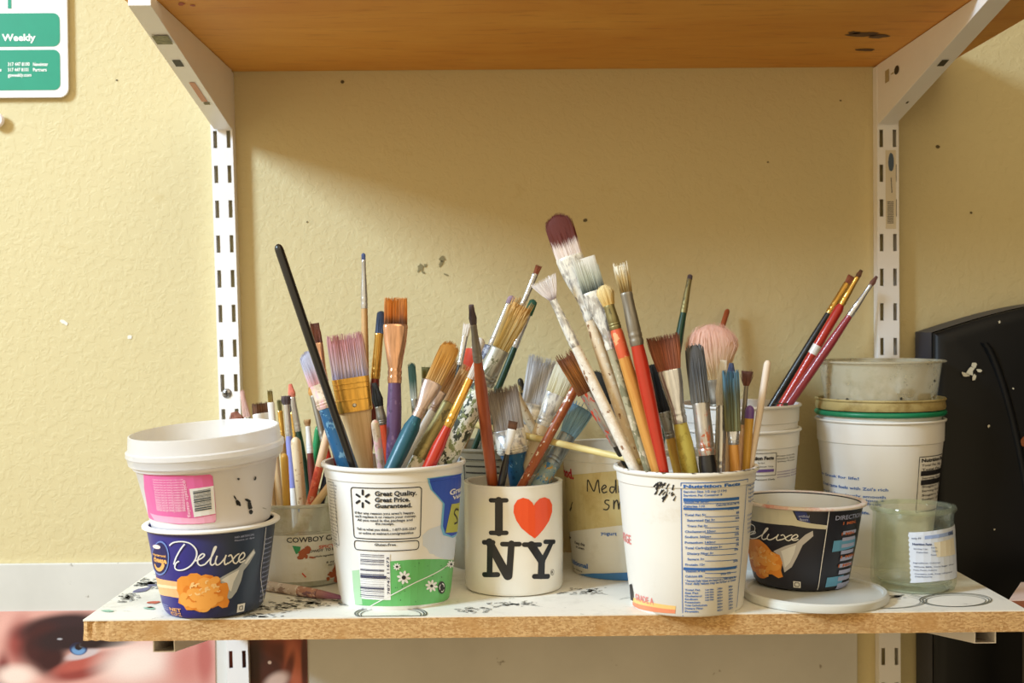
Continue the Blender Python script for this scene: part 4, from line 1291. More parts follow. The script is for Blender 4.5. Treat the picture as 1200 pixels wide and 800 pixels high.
# ---- lid lying on the shelf, second bowl on it
L = G(955, 699.5); L.z = 0
fl_ = empty('plastic_cover', L, 'milky plastic lid lying flat under the torn navy bowl', 'lid')
v, f = lathe([(.0555, 0), (.0585, .0006), (.0592, .0030), (.0586, .0062), (.0570, .0075), (.0545, .0072), (.0535, .0050), (0, .0050), (0, .0042), (.0528, .0042), (.0545, .0060), (.0555, 0)], 72)
obj('lid_disc', v, f, cloudy('milky_flat_lid', (228, 230, 226), .84, .3), fl_, True, 40)
L2 = G(938, 682, .0052); L2.z = .0052
db = Tub('paper_bowl', 'navy snack bowl with torn print and paint stained rim, on the milky lid', 'bowl', L2, bowl_profile(), .0013, .0034, .0028, navy_mat('navy_black_print', (34, 36, 52), (30, 34, 46), -.012, .026), solid('bowl_rim_stained', (232, 222, 214), .45, 0, .06, 60, (216, 150, 140), .5, .66), (0, math.radians(1.0)))
c6 = lambda x, y: (860 + x / 3.529, 540 + y / 3.529)
v, f = lathe([(.0360, .003), (.0396, .0125), (.0449, .0400), (.0492, .0695)], 72)
obj('inner_lining', v, [q[::-1] for q in f], solid('bowl_inner', (226, 226, 220), .5, 0, .06, 40, (120, 150, 190), .62, .72), db.root, True)
d = D('torn_patch', solid('torn_paper', (214, 212, 194), .7, 0, .06), .0004, db, c6); d.poly([(40, 150), (120, 176), (240, 200), (262, 244), (320, 258), (386, 266), (380, 282), (300, 276), (240, 266), (130, 256), (70, 244), (20, 226)]); d.build(db.root)
d = D('spoon_print', flat('spoon_grey2', (196, 194, 198)), .0005, db, c6); d.poly([(165, 372), (215, 350), (258, 338), (296, 304), (326, 288), (328, 310), (284, 348), (262, 396), (240, 438), (210, 460), (195, 400)]); d.build(db.root)
d = D('spoon_shine', flat('spoon_light', (226, 228, 232)), .00065, db, c6); d.poly([(196, 372), (232, 356), (258, 346), (250, 380), (232, 420), (212, 440), (204, 400)]); d.build(db.root)
macaroni(db, c6, [(40, 330), (80, 322), (108, 324), (135, 346), (160, 376), (190, 388), (202, 420), (196, 452), (204, 478), (186, 484), (160, 468), (110, 466), (80, 452), (50, 420), (40, 380)], 9, db.root)
d = D('script_lettering', INKW, .0008, db, c6)
f2 = lambda x, y: (50 + (x - 480) * .60, 270 + (y - 250) * .36 + (x - 480) * .055)
for s_ in DEL[2:]: d.stroke([f2(*q) for q in s_], 1.2)
d.stroke(((30, 300), (62, 262), (88, 270), (80, 300), (48, 318)), 1.2)
d.stroke(((393, 205), (380, 300), (362, 420), (344, 532)), .8)
d.rect(246, 496, 276, 524)
d.build(db.root)
d = D('symbol', INKB, .001, db, c6); d.outline(252, 502, 270, 518, .8, .1); d.build(db.root)
d = D('lettering', flat('ink_lilac', (170, 178, 214)), .0008, db, c6); d.text('DIRECTIONS', 420, 226, 520, 244, .01); d.text('artificial', 268, 222, 312, 232, .02); d.text('flavors', 272, 236, 306, 246, .02)
for i in range(9): d.rect(450 - i * 3, 290 + i * 27, 500 - i * 4, 294 + i * 27)
d.build(db.root)
d = D('tear_blue', flat('tear_blue', (44, 60, 132)), .0005, db, c6); d.poly([(250, 206), (300, 212), (316, 256), (268, 246)]); d.build(db.root)
d = D('info_panel', flat('panel_sky', (98, 164, 206)), .0006, db, c6); d.poly([(412, 330), (500, 312), (496, 352), (404, 376)]); d.build(db.root)
d = D('info_panel', flat('panel_sky', (98, 164, 206)), .0006, db, c6); d.poly([(384, 482), (452, 470), (440, 510), (376, 522)]); d.build(db.root)
d = D('info_panel_text', flat('ink_rust', (190, 104, 56)), .0008, db, c6)
for x, y in ((450, 252), (444, 296), (440, 392), (430, 428)): d.text('1 MIN.', x, y, x + 50, y + 11, .04)
d.build(db.root)

# ---- glass jar
L = G(1070, 687); L.z = 0
GLS = thin_glass('green_tinted_glass', (250, 253, 248), .07, (226, 230, 216))
jr = Tub('glass_jar', 'empty cloudy glass yogurt jar with a white fact label', 'jar', L, [(.0300, 0), (.0335, .0012), (.0352, .0060), (.0350, .0160), (.0338, .0500), (.0330, .0580), (.0332, .0640), (.0342, .0662)], .0026, .0016, .0042, GLS, None, (0, 0), None, .006)
cJ = lambda x, y: (1010 + x / 5.717, 570 + y / 5.714)
d = D('paper_label', solid('jar_paper', (212, 222, 240), .55, 0, .03), .0003, jr, cJ)
zig = [(306 + (2 if i % 2 else 10) + i * .7, 312 + i * 15.5) for i in range(22)]
d.poly([(310, 306), (420, 302), (530, 286), (612, 262), (640, 250), (646, 420), (640, 600), (622, 612), (520, 630), (420, 640), (324, 644)] + zig[::-1]); d.build(jr.root)
d = D('label_patch', flat('patch_cream', (226, 220, 200)), .0005, jr, cJ); d.poly([(480, 374), (610, 340), (622, 450), (500, 470)]); d.build(jr.root)
d = D('label_patch', flat('patch_blue', (150, 172, 220)), .0005, jr, cJ); d.poly([(420, 330), (520, 316), (600, 292), (604, 318), (520, 340), (420, 352)]); d.build(jr.root)
d = D('lettering', flat('ink_labelnavy', (56, 76, 120)), .0007, jr, cJ)
d.text('oui', 572, 296, 606, 326, .03); d.text('only FF', 332, 338, 396, 350, .01); d.text('Nutrition Facts', 338, 376, 466, 390, .04)
for t, a, b_, y in (('Serving 1 jar', 346, 440, 410), ('Calories', 364, 440, 434), ('Total Fat', 460, 500, 404), ('Sodium', 472, 504, 426), ('Protein', 460, 500, 452), ('Ingredients: Cultured', 344, 520, 504), ('Whole Milk, Cane Sugar, Water', 346, 612, 530), ('Fruit, Pectin, Cultures', 346, 500, 552), ('Contains milk. Keep refrigerated', 352, 600, 578), ('Distributed by', 356, 470, 596)):
    d.text(t, a, y, b_, y + 9, .012)
d.build(jr.root)
v, f = lathe([(0, .0066), (.0290, .0066), (.0312, .0090)], 48)
obj('residue', v, f, cloudy('jar_residue', (206, 210, 200), .4, .5), jr.root, True)

# ================================================================== BRUSHES
# metals, woods and paints
SIL = metalmat('ferrule_silver', (236, 238, 242), .16); SILD = metalmat('ferrule_dull', (168, 160, 146), .45)
GOLD = metalmat('ferrule_gold', (250, 196, 96), .2); COP = metalmat('ferrule_copper', (250, 196, 160), .16)
SILP = metalmat('ferrule_painted', (214, 216, 220), .3, (238, 234, 222), .5, .44, .56); SILR = metalmat('ferrule_red_spots', (206, 204, 200), .3, (206, 66, 40))
SILG = metalmat('ferrule_grime', (190, 190, 180), .4, (96, 96, 70)); SILB = metalmat('ferrule_blue_grime', (176, 190, 200), .4, (92, 142, 178)); SILK = metalmat('ferrule_rust', (214, 210, 204), .3, (176, 96, 60))
PINKF = metalmat('ferrule_pinkish', (226, 204, 196), .35, (190, 170, 160)); WHT = solid('white_lacquer', (236, 234, 230), .35, 0, .04)
OLVF = metalmat('ferrule_olive', (172, 160, 110), .5, (92, 82, 46)); BEI = splat('beige_ferrule', [(226, 208, 186), (236, 190, 190), (200, 176, 150)], .5, 140)
h_black = solid('lacquer_black', (24, 25, 28), .32, 0, .2, coat=.3); h_red = solid('lacquer_red', (188, 44, 24), .3, 0, .1, coat=.4)
h_dred = solid('lacquer_darkred', (122, 34, 28), .3, 0, .15, coat=.4); h_purp = splat('lacquer_purple', [(98, 72, 124), (130, 104, 150), (80, 58, 104)], .4, 120, widths=(.6, .62))
h_teal = splat('lacquer_teal', [(24, 88, 108), (58, 124, 138), (18, 70, 90)], .35, 120, widths=(.62, .62)); h_blue = splat('lacquer_blue', [(38, 96, 140), (112, 158, 186), (24, 70, 112)], .35, 130, widths=(.58, .6))
h_wood = wood('pale_wood', (230, 202, 158), (204, 168, 118)); h_tan = wood('tan_wood', (214, 170, 112)); h_ywood = wood('yellow_wood', (224, 168, 88), (196, 130, 56), .35)
h_brown = wood('red_brown_wood', (168, 84, 42), (136, 60, 28), .35); h_brownw = splat('brown_with_white', [(156, 80, 38), (236, 226, 214), (120, 58, 28)], .4, 210, widths=(.6, .6))
h_cream = wood('cream_wood', (236, 218, 186), (220, 196, 158), .4, (176, 140, 96)); h_creams = splat('cream_smudged', [(234, 214, 184), (150, 110, 76), (244, 232, 212)], .45, 150, widths=(.62, .55))
h_white = wood('whitewashed', (240, 226, 210), (226, 206, 186)); h_lav = solid('lacquer_lavender', (136, 142, 206), .35, 0, .1); h_green = solid('lacquer_darkgreen', (22, 62, 44), .35, 0, .2)
h_lgreen = solid('lacquer_green', (48, 152, 92), .35, 0, .15); h_mar = solid('lacquer_maroon', (122, 52, 44), .35, 0, .15); h_gold = wood('golden_wood', (222, 176, 82), (196, 146, 54), .35)
h_peach = splat('peach_red', [(236, 196, 160), (226, 96, 70), (244, 214, 184)], .4, 60, widths=(.58, .6)); h_salm = splat('salmon_red', [(228, 104, 76), (236, 178, 150), (206, 70, 50)], .4, 90)
h_navy = splat('navy_marked', [(34, 44, 66), (150, 160, 176)], .4, 240, widths=(.62,)); h_splat = splat('paint_crusted', [(222, 222, 208), (54, 62, 50), (132, 140, 92), (236, 236, 228), (30, 34, 30)], .6, 130, widths=(.54, .54, .6, .64))
h_orange = solid('lacquer_orangered', (206, 72, 36), .35, 0, .15, coat=.3); h_olive = splat('olive_yellow', [(190, 176, 84), (206, 84, 52), (168, 152, 66)], .45, 110, widths=(.66, .55))
h_redorange = splat('red_over_wood', [(214, 92, 56), (232, 170, 120), (190, 60, 40)], .4, 110, widths=(.56, .6)); h_darkmot = splat('dark_mottled', [(44, 38, 28), (150, 120, 56), (24, 24, 22)], .5, 150, widths=(.58, .5))
h_bluey = splat('blue_yellow_splash', [(150, 176, 180), (222, 174, 62), (66, 132, 190), (226, 224, 214)], .5, 150, widths=(.54, .56, .62)); h_crim = solid('lacquer_crimson', (146, 46, 60), .35, 0, .12, coat=.3)
h_sred = solid('lacquer_scarlet', (182, 42, 32), .32, 0, .1, coat=.3); h_grgrey = splat('grey_green_handle', [(176, 170, 140), (130, 128, 100), (210, 200, 176)], .5, 130)
h_purptip = solid('lacquer_violet', (116, 84, 160), .4, 0, .1); h_redband = solid('tape_red', (226, 74, 48), .5, 0, .08); h_slate = splat('slate_band', [(84, 86, 108), (150, 152, 166)], .4, 260, stretch=(.4, .4, 1.5))
h_skew = wood('bamboo', (236, 222, 160), (222, 200, 126), .45); h_grey = solid('lacquer_grey', (122, 122, 120), .45, 0, .1)
h_oldwhite = splat('white_with_brown', [(230, 222, 208), (150, 112, 84), (240, 236, 226)], .5, 170, widths=(.6, .5))

b_brown = bristle('hair_brown', (96, 48, 26), (120, 62, 34), (88, 44, 26)); b_mauve = bristle('hair_mauve', (150, 150, 188), (206, 184, 190), (206, 150, 158), (0, .25, .8))
b_lav = bristle('hair_lavender', (240, 190, 194), (204, 204, 228), (196, 202, 232)); b_slate = bristle('hair_slate', (84, 92, 132), (78, 92, 138), (86, 104, 150)); b_navy = bristle('hair_navy', (90, 108, 144), (48, 64, 92), (42, 54, 78))
b_orange = bristle('hair_orange', (104, 58, 18), (196, 112, 34), (214, 132, 42), (.1, .35, .9)); b_gold = bristle('hair_golden', (204, 168, 110), (206, 150, 64), (196, 134, 44)); b_black = bristle('hair_black', (28, 28, 26), (34, 36, 36), (44, 46, 44), vary=.6)
b_green = bristle('hair_green', (206, 206, 190), (60, 96, 80), (38, 74, 60)); b_olive = bristle('hair_olive', (120, 108, 58), (116, 108, 50), (92, 88, 40)); b_tanrag = bristle('hair_tan', (196, 160, 116), (176, 126, 74), (206, 168, 116), vary=.6)
b_hog = bristle('hair_hog', (186, 158, 92), (214, 186, 124), (206, 158, 88), vary=.5); b_white = bristle('hair_white', (228, 224, 216), (236, 232, 226), (240, 236, 232), vary=.22); b_lilac = bristle('hair_lilac', (150, 132, 150), (166, 140, 160), (170, 146, 164))
b_rust = bristle('hair_rust', (150, 84, 56), (166, 92, 58), (132, 66, 42)); b_dgreen = bristle('hair_darkgreen', (40, 92, 70), (42, 100, 76), (34, 84, 62)); b_dark = bristle('hair_dark', (92, 78, 78), (80, 66, 68), (96, 80, 84)); b_brownd = bristle('hair_darkbrown', (92, 56, 28), (116, 74, 40), (84, 52, 28))
b_grey = bristle('hair_grey', (176, 168, 162), (186, 178, 172), (150, 136, 130), vary=.5); b_gwhite = bristle('hair_greywhite', (206, 206, 208), (214, 214, 216), (196, 198, 204), vary=.35); b_cream = bristle('hair_cream', (226, 220, 186), (232, 228, 204), (226, 224, 206), vary=.2)
b_bluec = bristle('hair_blue', (136, 184, 222), (152, 194, 218), (104, 150, 192), vary=.4); b_brfan = bristle('hair_brownfan', (120, 66, 30), (168, 108, 48), (120, 70, 48), (.0, .5, 1), vary=.55); b_maroon = bristle('hair_maroon', (236, 222, 216), (100, 36, 24), (92, 30, 20), (.22, .36, .9), vary=.25)
b_gwash = bristle('hair_greywash', (70, 80, 76), (186, 190, 174), (232, 230, 222), (.0, .35, .9), vary=.35); b_whitefan = bristle('hair_whitefan', (150, 132, 132), (232, 222, 220), (240, 234, 232), (.0, .25, .9), vary=.25); b_sponge = bristle('hair_sponge', (222, 186, 110), (234, 208, 146), (232, 212, 160), vary=.2)
b_ragcream = bristle('hair_ragcream', (140, 112, 58), (206, 182, 128), (240, 232, 210), (.1, .45, .8), vary=.5); b_sable = bristle('hair_sable', (150, 84, 56), (160, 92, 60), (112, 58, 38), vary=.45); b_salt = bristle('hair_salt', (120, 118, 114), (82, 84, 88), (96, 96, 98), vary=.97)
b_blueol = bristle('hair_blueolive', (120, 118, 78), (84, 88, 66), (84, 128, 156), (.1, .6, .95), vary=.6, amp=1.2); b_umber = bristle('hair_umber', (120, 74, 58), (112, 68, 54), (92, 56, 46)); b_puff = bristle('hair_puff', (214, 190, 148), (228, 188, 162), (236, 188, 168), (.1, .5, .8), vary=.12)
b_salmon = bristle('hair_salmon', (222, 132, 104), (232, 128, 104), (226, 120, 96)); b_ochre = bristle('hair_ochre', (214, 158, 84), (214, 150, 74), (196, 128, 60)); b_pink = bristle('hair_pink', (226, 190, 180), (226, 186, 176), (220, 176, 168)); b_redbr = bristle('hair_redbrown', (150, 96, 76), (160, 104, 84), (140, 84, 66))
b_goldol = bristle('hair_goldolive', (160, 130, 52), (150, 128, 60), (110, 96, 44))

def loft(rings, n, cap0=True, cap1=True):
    """rings: (z, rx, ry, v)"""
    vs, uv, fs = [], [], []
    for z, rx, ry, v in rings:
        for i in range(n):
            a = 2 * math.pi * i / n
            vs.append((rx * math.cos(a), ry * math.sin(a), z)); uv.append((abs(i / n - .5) * 2, v))
    for k in range(len(rings) - 1):
        for i in range(n):
            j = (i + 1) % n
            fs.append((k * n + i, k * n + j, (k + 1) * n + j, (k + 1) * n + i))
    if cap0: fs.append(tuple(range(n))[::-1])
    if cap1: fs.append(tuple(range((len(rings) - 1) * n, len(rings) * n)))
    return vs, uv, fs
BR = {'n': 0}
import numpy as np
PLACED = [np.zeros((0, 4))]
def solve_place(tub, tip, rim, r, dy, prof_px, hwpx, end, lock=False):
    """choose the depth of a brush so that it stays clear of the tub wall and of the brushes already standing there"""
    best = None
    Yc = tub.loc.y
    lpx = math.hypot(tip[0] - rim[0], tip[1] - rim[1])
    hw = hwpx * mpp(Yc) * .5
    R = tub.r(tub.H) - tub.thick - hw - .001
    old = PLACED[0]
    for dr in ((0,) if lock else (0, .15, -.15, .3, -.3, .45, -.45, .65, -.65, .9, -.9)):
        rr_ = max(-.97, min(.97, r + dr))
        for dd in ((0,) if lock else (0, .012, -.012, .025, -.025, .04)):
            xr = P(rim[0], rim[1], Yc).x - tub.loc.x
            half = math.sqrt(max(1e-6, R * R - min(abs(xr), R) ** 2))
            Yr = Yc + rr_ * half
            B = P(rim[0], rim[1], Yr); T = P(tip[0], tip[1], Yr + dy + dd)
            if T.y > -.004 - .003: continue
            dv = (T - B).normalized(); k = (T - B).length / lpx
            E = B.copy()
            for i in range(130):
                q = E - dv * .002
                if not tub.inside(q, hw * .8 + .0008) and i > 6: break
                if end and (q - B).length > end: break
                E = q
            # wall clearance where the brush leaves the mouth
            zt_ = tub.loc.z + tub.H
            pen = 0
            if abs(dv.z) > 1e-4:
                m_ = B + dv * ((zt_ - B.z) / dv.z)
                ex = math.hypot(m_.x - tub.loc.x, m_.y - tub.loc.y) - R
                pen += max(0, ex) * 6
            L_ = (T - E).length
            smp = []
            for i in range(18):
                t = i / 17 * L_                      # distance from tip
                w = prof_px(t / k) * k
                p = T - dv * t
                smp.append((p.x, p.y, p.z, w))
            A_ = np.array(smp)
            if len(old):
                dist = np.sqrt(((A_[:, None, :3] - old[None, :, :3]) ** 2).sum(-1))
                pen += np.maximum(0, A_[:, None, 3] + old[None, :, 3] + .0003 - dist).sum()
            cost = pen + .05 * abs(rr_ - r) + .25 * abs(dd)
            if best is None or cost < best[0]: best = (cost, B, T, E, A_, k, dv)
    # dense samples of the chosen pose are what later brushes must avoid
    _, B, T, E, A_, k, dv = best
    L_ = (T - E).length
    nn = int(L_ / .003) + 2
    smp = [((T - dv * (L_ * i / nn)).to_tuple() + (prof_px(L_ * i / nn / k) * k,)) for i in range(nn + 1)]
    PLACED[0] = np.vstack([old, np.array(smp)])
    return B, T, E, dv, k
def brush(label, tub, tip, rim, r, dy, br, fe, ha, group=None, twist=0, name='paint_brush', cat='paint brush', end=None, lock=False):
    """tip, rim: photo pixels of the top and of the point where it drops behind the tub's rim; r: -1 front .. 1 back of the tub
    mouth; dy: how far the tip leans back; br=(kind,len,w_base,w_tip,mat,thick); fe=(len,w_top,w_bottom,mat); ha=[(len,w,mat),...]"""
    BR['n'] += 1
    random.seed(100 + BR['n'])
    def prof_px(t):
        if br and t < br[1]: return math.sqrt((br[2] + br[3]) / 4 * max(2, (br[2] + br[3]) / 4 * br[5]))
        t2 = t - (br[1] if br else 0)
        if fe and t2 < fe[0]: return (fe[1] + fe[2]) / 4 * (math.sqrt(br[5]) if br else 1)
        t3 = t2 - (fe[0] if fe else 0)
        for hl, w, _m in ha:
            if hl is None or t3 < hl: return w / 2
            t3 -= hl
        return ha[-1][1] / 2
    B, T, E, dirv, k = solve_place(tub, tip, rim, r, dy, prof_px, ha[-1][1], end, lock)
    total = (T - E).length
    view = (E + T) * .5 - CAM
    X = dirv.cross(view).normalized()
    X = (Matrix.Rotation(math.radians(twist), 3, dirv) @ X).normalized()
    Yx = dirv.cross(X)
    root = empty(name, E, label, cat, group)
    root.rotation_mode = 'QUATERNION'
    root.rotation_quaternion = Matrix((X, Yx, dirv)).transposed().to_quaternion()
    z = total
    # bristles ------------------------------------------------------------
    thick = 1.0
    if br:
        kind, bl, wb, wt, bm_, thick = br[:6]
        hs = br[6] if len(br) > 6 else 1.0
        bl, wb, wt = bl * k, wb * k, wt * k
        z0 = z - bl
        rx0, ry0, rx1 = wb / 2, max(wb / 2 * thick, .0012), wt / 2
        ry1 = max(ry0 * (.45 if kind in ('flat', 'filbert', 'angle') else 1), .0006) * (rx1 / rx0 if kind in ('round', 'mop', 'rag') else 1)
        t0f = 1 - min(.62, rx1 / bl * .95)
        def prof(t, ):
            if kind == 'round':
                s_ = (1 + .35 * math.sin(min(1, t * 1.6) * math.pi)) * (1 - t ** 2.2) + rx1 / rx0 * t ** 2.2
                return rx0 * s_, ry0 * s_
            if kind == 'filbert':
                s_ = math.sqrt(max(.03, 1 - max(0, (t - t0f) / (1.01 - t0f)) ** 2))
                return (rx0 + (rx1 - rx0) * min(1, t * 1.5)) * s_, ry0 + (ry1 - ry0) * t
            if kind == 'mop':
                e_ = min(1, t / .6); e_ = e_ * e_ * (3 - 2 * e_)
                s_ = math.sqrt(max(.01, 1 - max(0, (t - .55) / .455) ** 2))
                return (rx0 + (rx1 - rx0) * e_) * s_, (ry0 + (max(rx1 * .7 * thick, ry0) - ry0) * e_) * s_
            return rx0 + (rx1 - rx0) * t ** .8, ry0 + (ry1 - ry0) * t
        rings = []
        m_ = 9
        shrink = .93
        top = .95 if kind in ('mop', 'filbert', 'round') else .86
        for i in range(m_ + 1):
            t = i / m_
            a, b_ = prof(t)
            sh_ = shrink if kind != 'fan' else .8
            rings.append((z0 + bl * t * top, a * sh_, b_ * sh_ * (1 if i < m_ else .6), t))
        vs, uv, fs = loft(rings, 18, False, True)
        # single hairs over the core
        nh = int(min(420 if kind == 'mop' else 230, max(16, (wb + wt) / 2 / k * bl / k / (5.0 if kind != 'fan' else 3.0))))
        hwid = (.00034 if wb / k > 12 else .00024) * (.6 if kind == 'mop' else 1) * hs; nh = int(nh / hs ** 1.2)
        for h in range(nh):
            a = random.uniform(0, 2 * math.pi); q = random.uniform(.82, 1.0) if random.random() < .75 else math.sqrt(random.random())
            u, w = q * math.cos(a), q * math.sin(a)
            endf = 1.0
            if kind == 'filbert': endf = t0f + (1 - t0f) * math.sqrt(max(.0, 1 - (u * .98) ** 2))
            if kind == 'round': endf = 1 - .25 * random.random()
            if kind == 'angle': endf = .80 + .20 * u
            if kind == 'mop': endf = random.uniform(.75, 1)
            jit = {'rag': .2, 'fan': .08, 'mop': .02}.get(kind, .045)
            endf *= 1 - random.uniform(0, jit * 2)
            pts = []
            su = random.gauss(0, .10 if kind == 'rag' else .03)
            for t in (.0, .35, .7, 1.0):
                tt = t * endf
                ax, by = prof(min(tt, .999))
                if kind in ('flat', 'rag', 'fan', 'angle'):
                    ax, by = prof(t)
                if kind == 'filbert':
                    ax, by = prof(min(tt, t0f))[0], prof(min(tt, t0f))[1] * (1 - .5 * t * t)
                pts.append((u * ax + su * ax * t, w * by + random.gauss(0, .02) * by * t, z0 + bl * tt, tt))
            b0 = len(vs)
            hu = random.random()
            for ii, (x, y, zz, t) in enumerate(pts):
                ww = hwid * (1 if ii < 3 else .35)
                for kk in range(3):
                    an = kk * 2.094 + a
                    vs.append((x + ww * math.cos(an), y + ww * math.sin(an), zz)); uv.append((hu, t))
            for ii in range(3):
                for kk in range(3):
                    jj = (kk + 1) % 3
                    fs.append((b0 + ii * 3 + kk, b0 + ii * 3 + jj, b0 + ii * 3 + 3 + jj, b0 + ii * 3 + 3 + kk))
        obj('bristles', vs, fs, bm_, root, True, 60, uv)
        z = z0
    # ferrule -------------------------------------------------------------
    if fe:
        fl, w0, w1, fm = fe
        fl, w0, w1 = fl * k, w0 * k, w1 * k
        zb = z - fl
        ry_t = max(w0 / 2 * thick * 1.06, .0011)
        rings = [(zb - .001, w1 / 2 * .96, w1 / 2 * .96, 0)]
        for t, g in ((0, 1), (.05, 1.04), (.09, 1.04), (.12, .95), (.15, 1.03), (.2, 1.03), (.23, .95), (.26, 1.0), (.45, 1), (.7, 1), (.88, 1), (.96, 1.03), (1, 1.0)):
            tt = min(1, max(0, (t - .22) / .6)); tt = tt * tt * (3 - 2 * tt) * .6 + tt * .4
            wx = w1 / 2 + (w0 / 2 - w1 / 2) * tt; wy = w1 / 2 + (ry_t - w1 / 2) * tt
            rings.append((zb + fl * t, wx * g, wy * g, t))
        rings.append((z + .0004, w0 / 2 * .9, ry_t * .9, 1))
        vs, uv, fs = loft(rings, 16, False, True)
        obj('ferrule', vs, fs, fm, root, True, 45)
        z = zb
    # handle --------------------------------------------------------------
    first = True
    for i, (hl, w, hm) in enumerate(ha):
        last = i == len(ha) - 1
        w = w * k / 2
        zb = 0 if last or hl is None else max(0, z - hl * k)
        prev = ha[i - 1][1] * k / 2 if i else (fe[2] * k / 2 * .92 if fe else w * .35)
        rings = []
        if not fe and i == 0:
            rings = [(z, w * .25, w * .25, 1), (z - w * .25, w * .62, w * .62, 1), (z - w * .7, w * .9, w * .9, 1), (z - w * 1.4, w, w, 1)]
        elif i == 0:
            rings = [(z + .0008, prev, prev, 1), (z - .001, prev, prev, 1), (z - (z - zb) * .12, w, w, 1)]
        else:
            rings = [(z, prev * .98 if abs(prev - w) < .3 * w else w, prev * .98 if abs(prev - w) < .3 * w else w, 1)]
        Lh = z - zb
        if last:
            for t, g in ((.35, 1), (.6, .9), (.85, .72), (.97, .6), (1, .3)):
                zz = z - Lh * t
                if zz < rings[-1][0] - .0005: rings.append((zz, w * g, w * g, 1 - t))
        else:
            rings.append((zb, w, w, 0))
        vs, uv, fs = loft(rings[::-1], 12, True, True)
        obj('handle' if last else 'handle_band', vs, fs, hm, root, True, 50)
        z = zb
    return root

gA, gB, gC, gD, gE, gH, gI = ('small brushes in the salsa tub', 'brushes in the daisy print tub', 'brushes in the heart mug', 'brushes in the grey tub', 'brushes in the taped tub', 'brushes in the nutrition table tub', 'brushes in the nested tubs')
# ---- salsa tub
brush('small brush with salmon bristles and dark green handle', sa, (340, 449), (363, 586), .5, .02, ('round', 17, 7, 4, b_salmon, .8), (40, 7, 8, SIL), [(None, 9, h_green)], gA)
brush('small brush with split grey bristles and lavender handle', sa, (335, 462), (345, 588), .1, .01, ('rag', 12, 9, 12, b_dark, .5), (36, 7, 8, SIL), [(62, 9, h_lav), (None, 9, WHT)], gA)
brush('small olive haired brush with white ferrule', sa, (316, 456), (328, 590), .3, .01, ('flat', 16, 6, 6, b_goldol, .5), (50, 8, 8, WHT), [(None, 8, h_wood)], gA)
brush('wide flat brush with dark worn bristles behind the milky container', sa, (305, 471), (320, 592), .6, .02, ('flat', 14, 21, 20, b_brownd, .3), (34, 21, 12, WHT), [(None, 11, h_wood)], gA)
brush('small pale pink haired brush behind the milky container', sa, (283, 456), (310, 592), .3, .02, ('filbert', 34, 9, 5, b_pink, .5), (26, 8, 8, SIL), [(None, 8, h_tan)], gA)
brush('round red brown brush tip peeking over the milky container', sa, (274, 482), (306, 594), -.1, .01, ('round', 14, 14, 8, b_redbr, .7), (26, 12, 8, SIL), [(None, 8, h_wood)], gA)
brush('thin brush with olive bristles and tan handle', sa, (327, 467), (338, 588), .6, .02, ('flat', 15, 5, 6, b_olive, .5), (30, 6, 6, GOLD), [(None, 8, h_tan)], gA)
brush('thin brush with golden ferrule and dark ragged hair', sa, (341, 470), (354, 588), .7, .02, ('rag', 14, 5, 9, b_dark, .6), (52, 5, 8, GOLD), [(None, 9, h_green)], gA)
brush('small brush with white bristles and maroon handle', sa, (360, 490), (368, 586), .4, .01, ('rag', 10, 5, 9, b_tanrag, .6), (30, 6, 8, WHT), [(None, 9, h_mar)], gA)
brush('bright green brush handle standing upside down', sa, (374, 498), (362, 586), .8, .0, None, None, [(None, 9, h_lgreen)], gA)
brush('small ochre tipped round brush with grey ferrule and red handle', sa, (364, 449), (386, 545), .2, .015, ('round', 15, 8, 5, b_ochre, .8), (56, 8, 8, SILD), [(None, 9, h_red)], gA)
brush('peach wooden brush handle with red painted stem', sa, (387, 496), (364, 588), -.3, .0, None, None, [(52, 10, h_peach), (None, 10, h_salm)], gA)
brush('golden wooden brush handle with a pointed end', sa, (333, 531), (336, 590), -.5, .0, None, None, [(None, 9, h_gold)], gA)
brush('cream wooden brush handle behind the salsa tub rim', sa, (346, 512), (354, 590), -.2, .0, None, None, [(None, 12, h_cream)], gA)
brush('pale wooden handle leaning out of the salsa tub', sa, (396, 556), (370, 590), -.6, .0, None, None, [(None, 9, h_wood)], gA)
brush('navy marked brush handle leaning out of the salsa tub', sa, (388, 536), (376, 588), -.1, .0, None, None, [(None, 9, h_navy)], gA)
# ---- daisy print tub
brush('long glossy black brush handle leaning outwards', gv, (325, 286), (411, 540), -.95, -.02, None, None, [(None, 10.5, h_black)], gB, end=.05)
brush('brush with dark brown angled bristles and copper ferrule', gv, (368, 375), (396, 540), .7, .02, ('angle', 28, 11, 11, b_brown, .4), (40, 11, 9, COP), [(None, 10, h_dred)], gB)
brush('large brush with pale lavender bristles and thick blue handle', gv, (360, 410), (405, 540), -.3, .0, ('filbert', 42, 24, 24, b_lav, .4), (28, 22, 22, BEI), [(None, 23, h_blue)], gB)
brush('wide flat brush with mauve bristles and gold riveted ferrule', gv, (403, 390), (425, 541), -.45, .0, ('flat', 54, 43, 42, b_mauve, .28), None, [(None, 34, h_wood)], gB)
brush('thin brush with slate blue tip and silver ferrule', gv, (426, 296), (430, 538), .8, .03, ('filbert', 9, 5, 5, b_slate, .7), (56, 5, 8, SIL), [(None, 8, h_tan)], gB)
brush('brush with navy bristles, golden ferrule and dark red handle', gv, (447, 363), (431, 540), .5, .01, ('filbert', 28, 10, 10, b_navy, .6), (52, 10, 11, GOLD), [(None, 12, h_dred)], gB)
brush('flat brush with orange bristles, copper ferrule and purple handle', gv, (464, 348), (461, 541), -.2, .0, ('flat', 33, 27, 26, b_orange, .3), (68, 28, 16, COP), [(None, 17, h_purp)], gB)
brush('brush with black bristles and orange red handle', gv, (438, 447), (458, 541), .2, .0, ('round', 30, 10, 6, b_black, .7), (20, 10, 12, SILD), [(None, 17, h_orange)], gB)
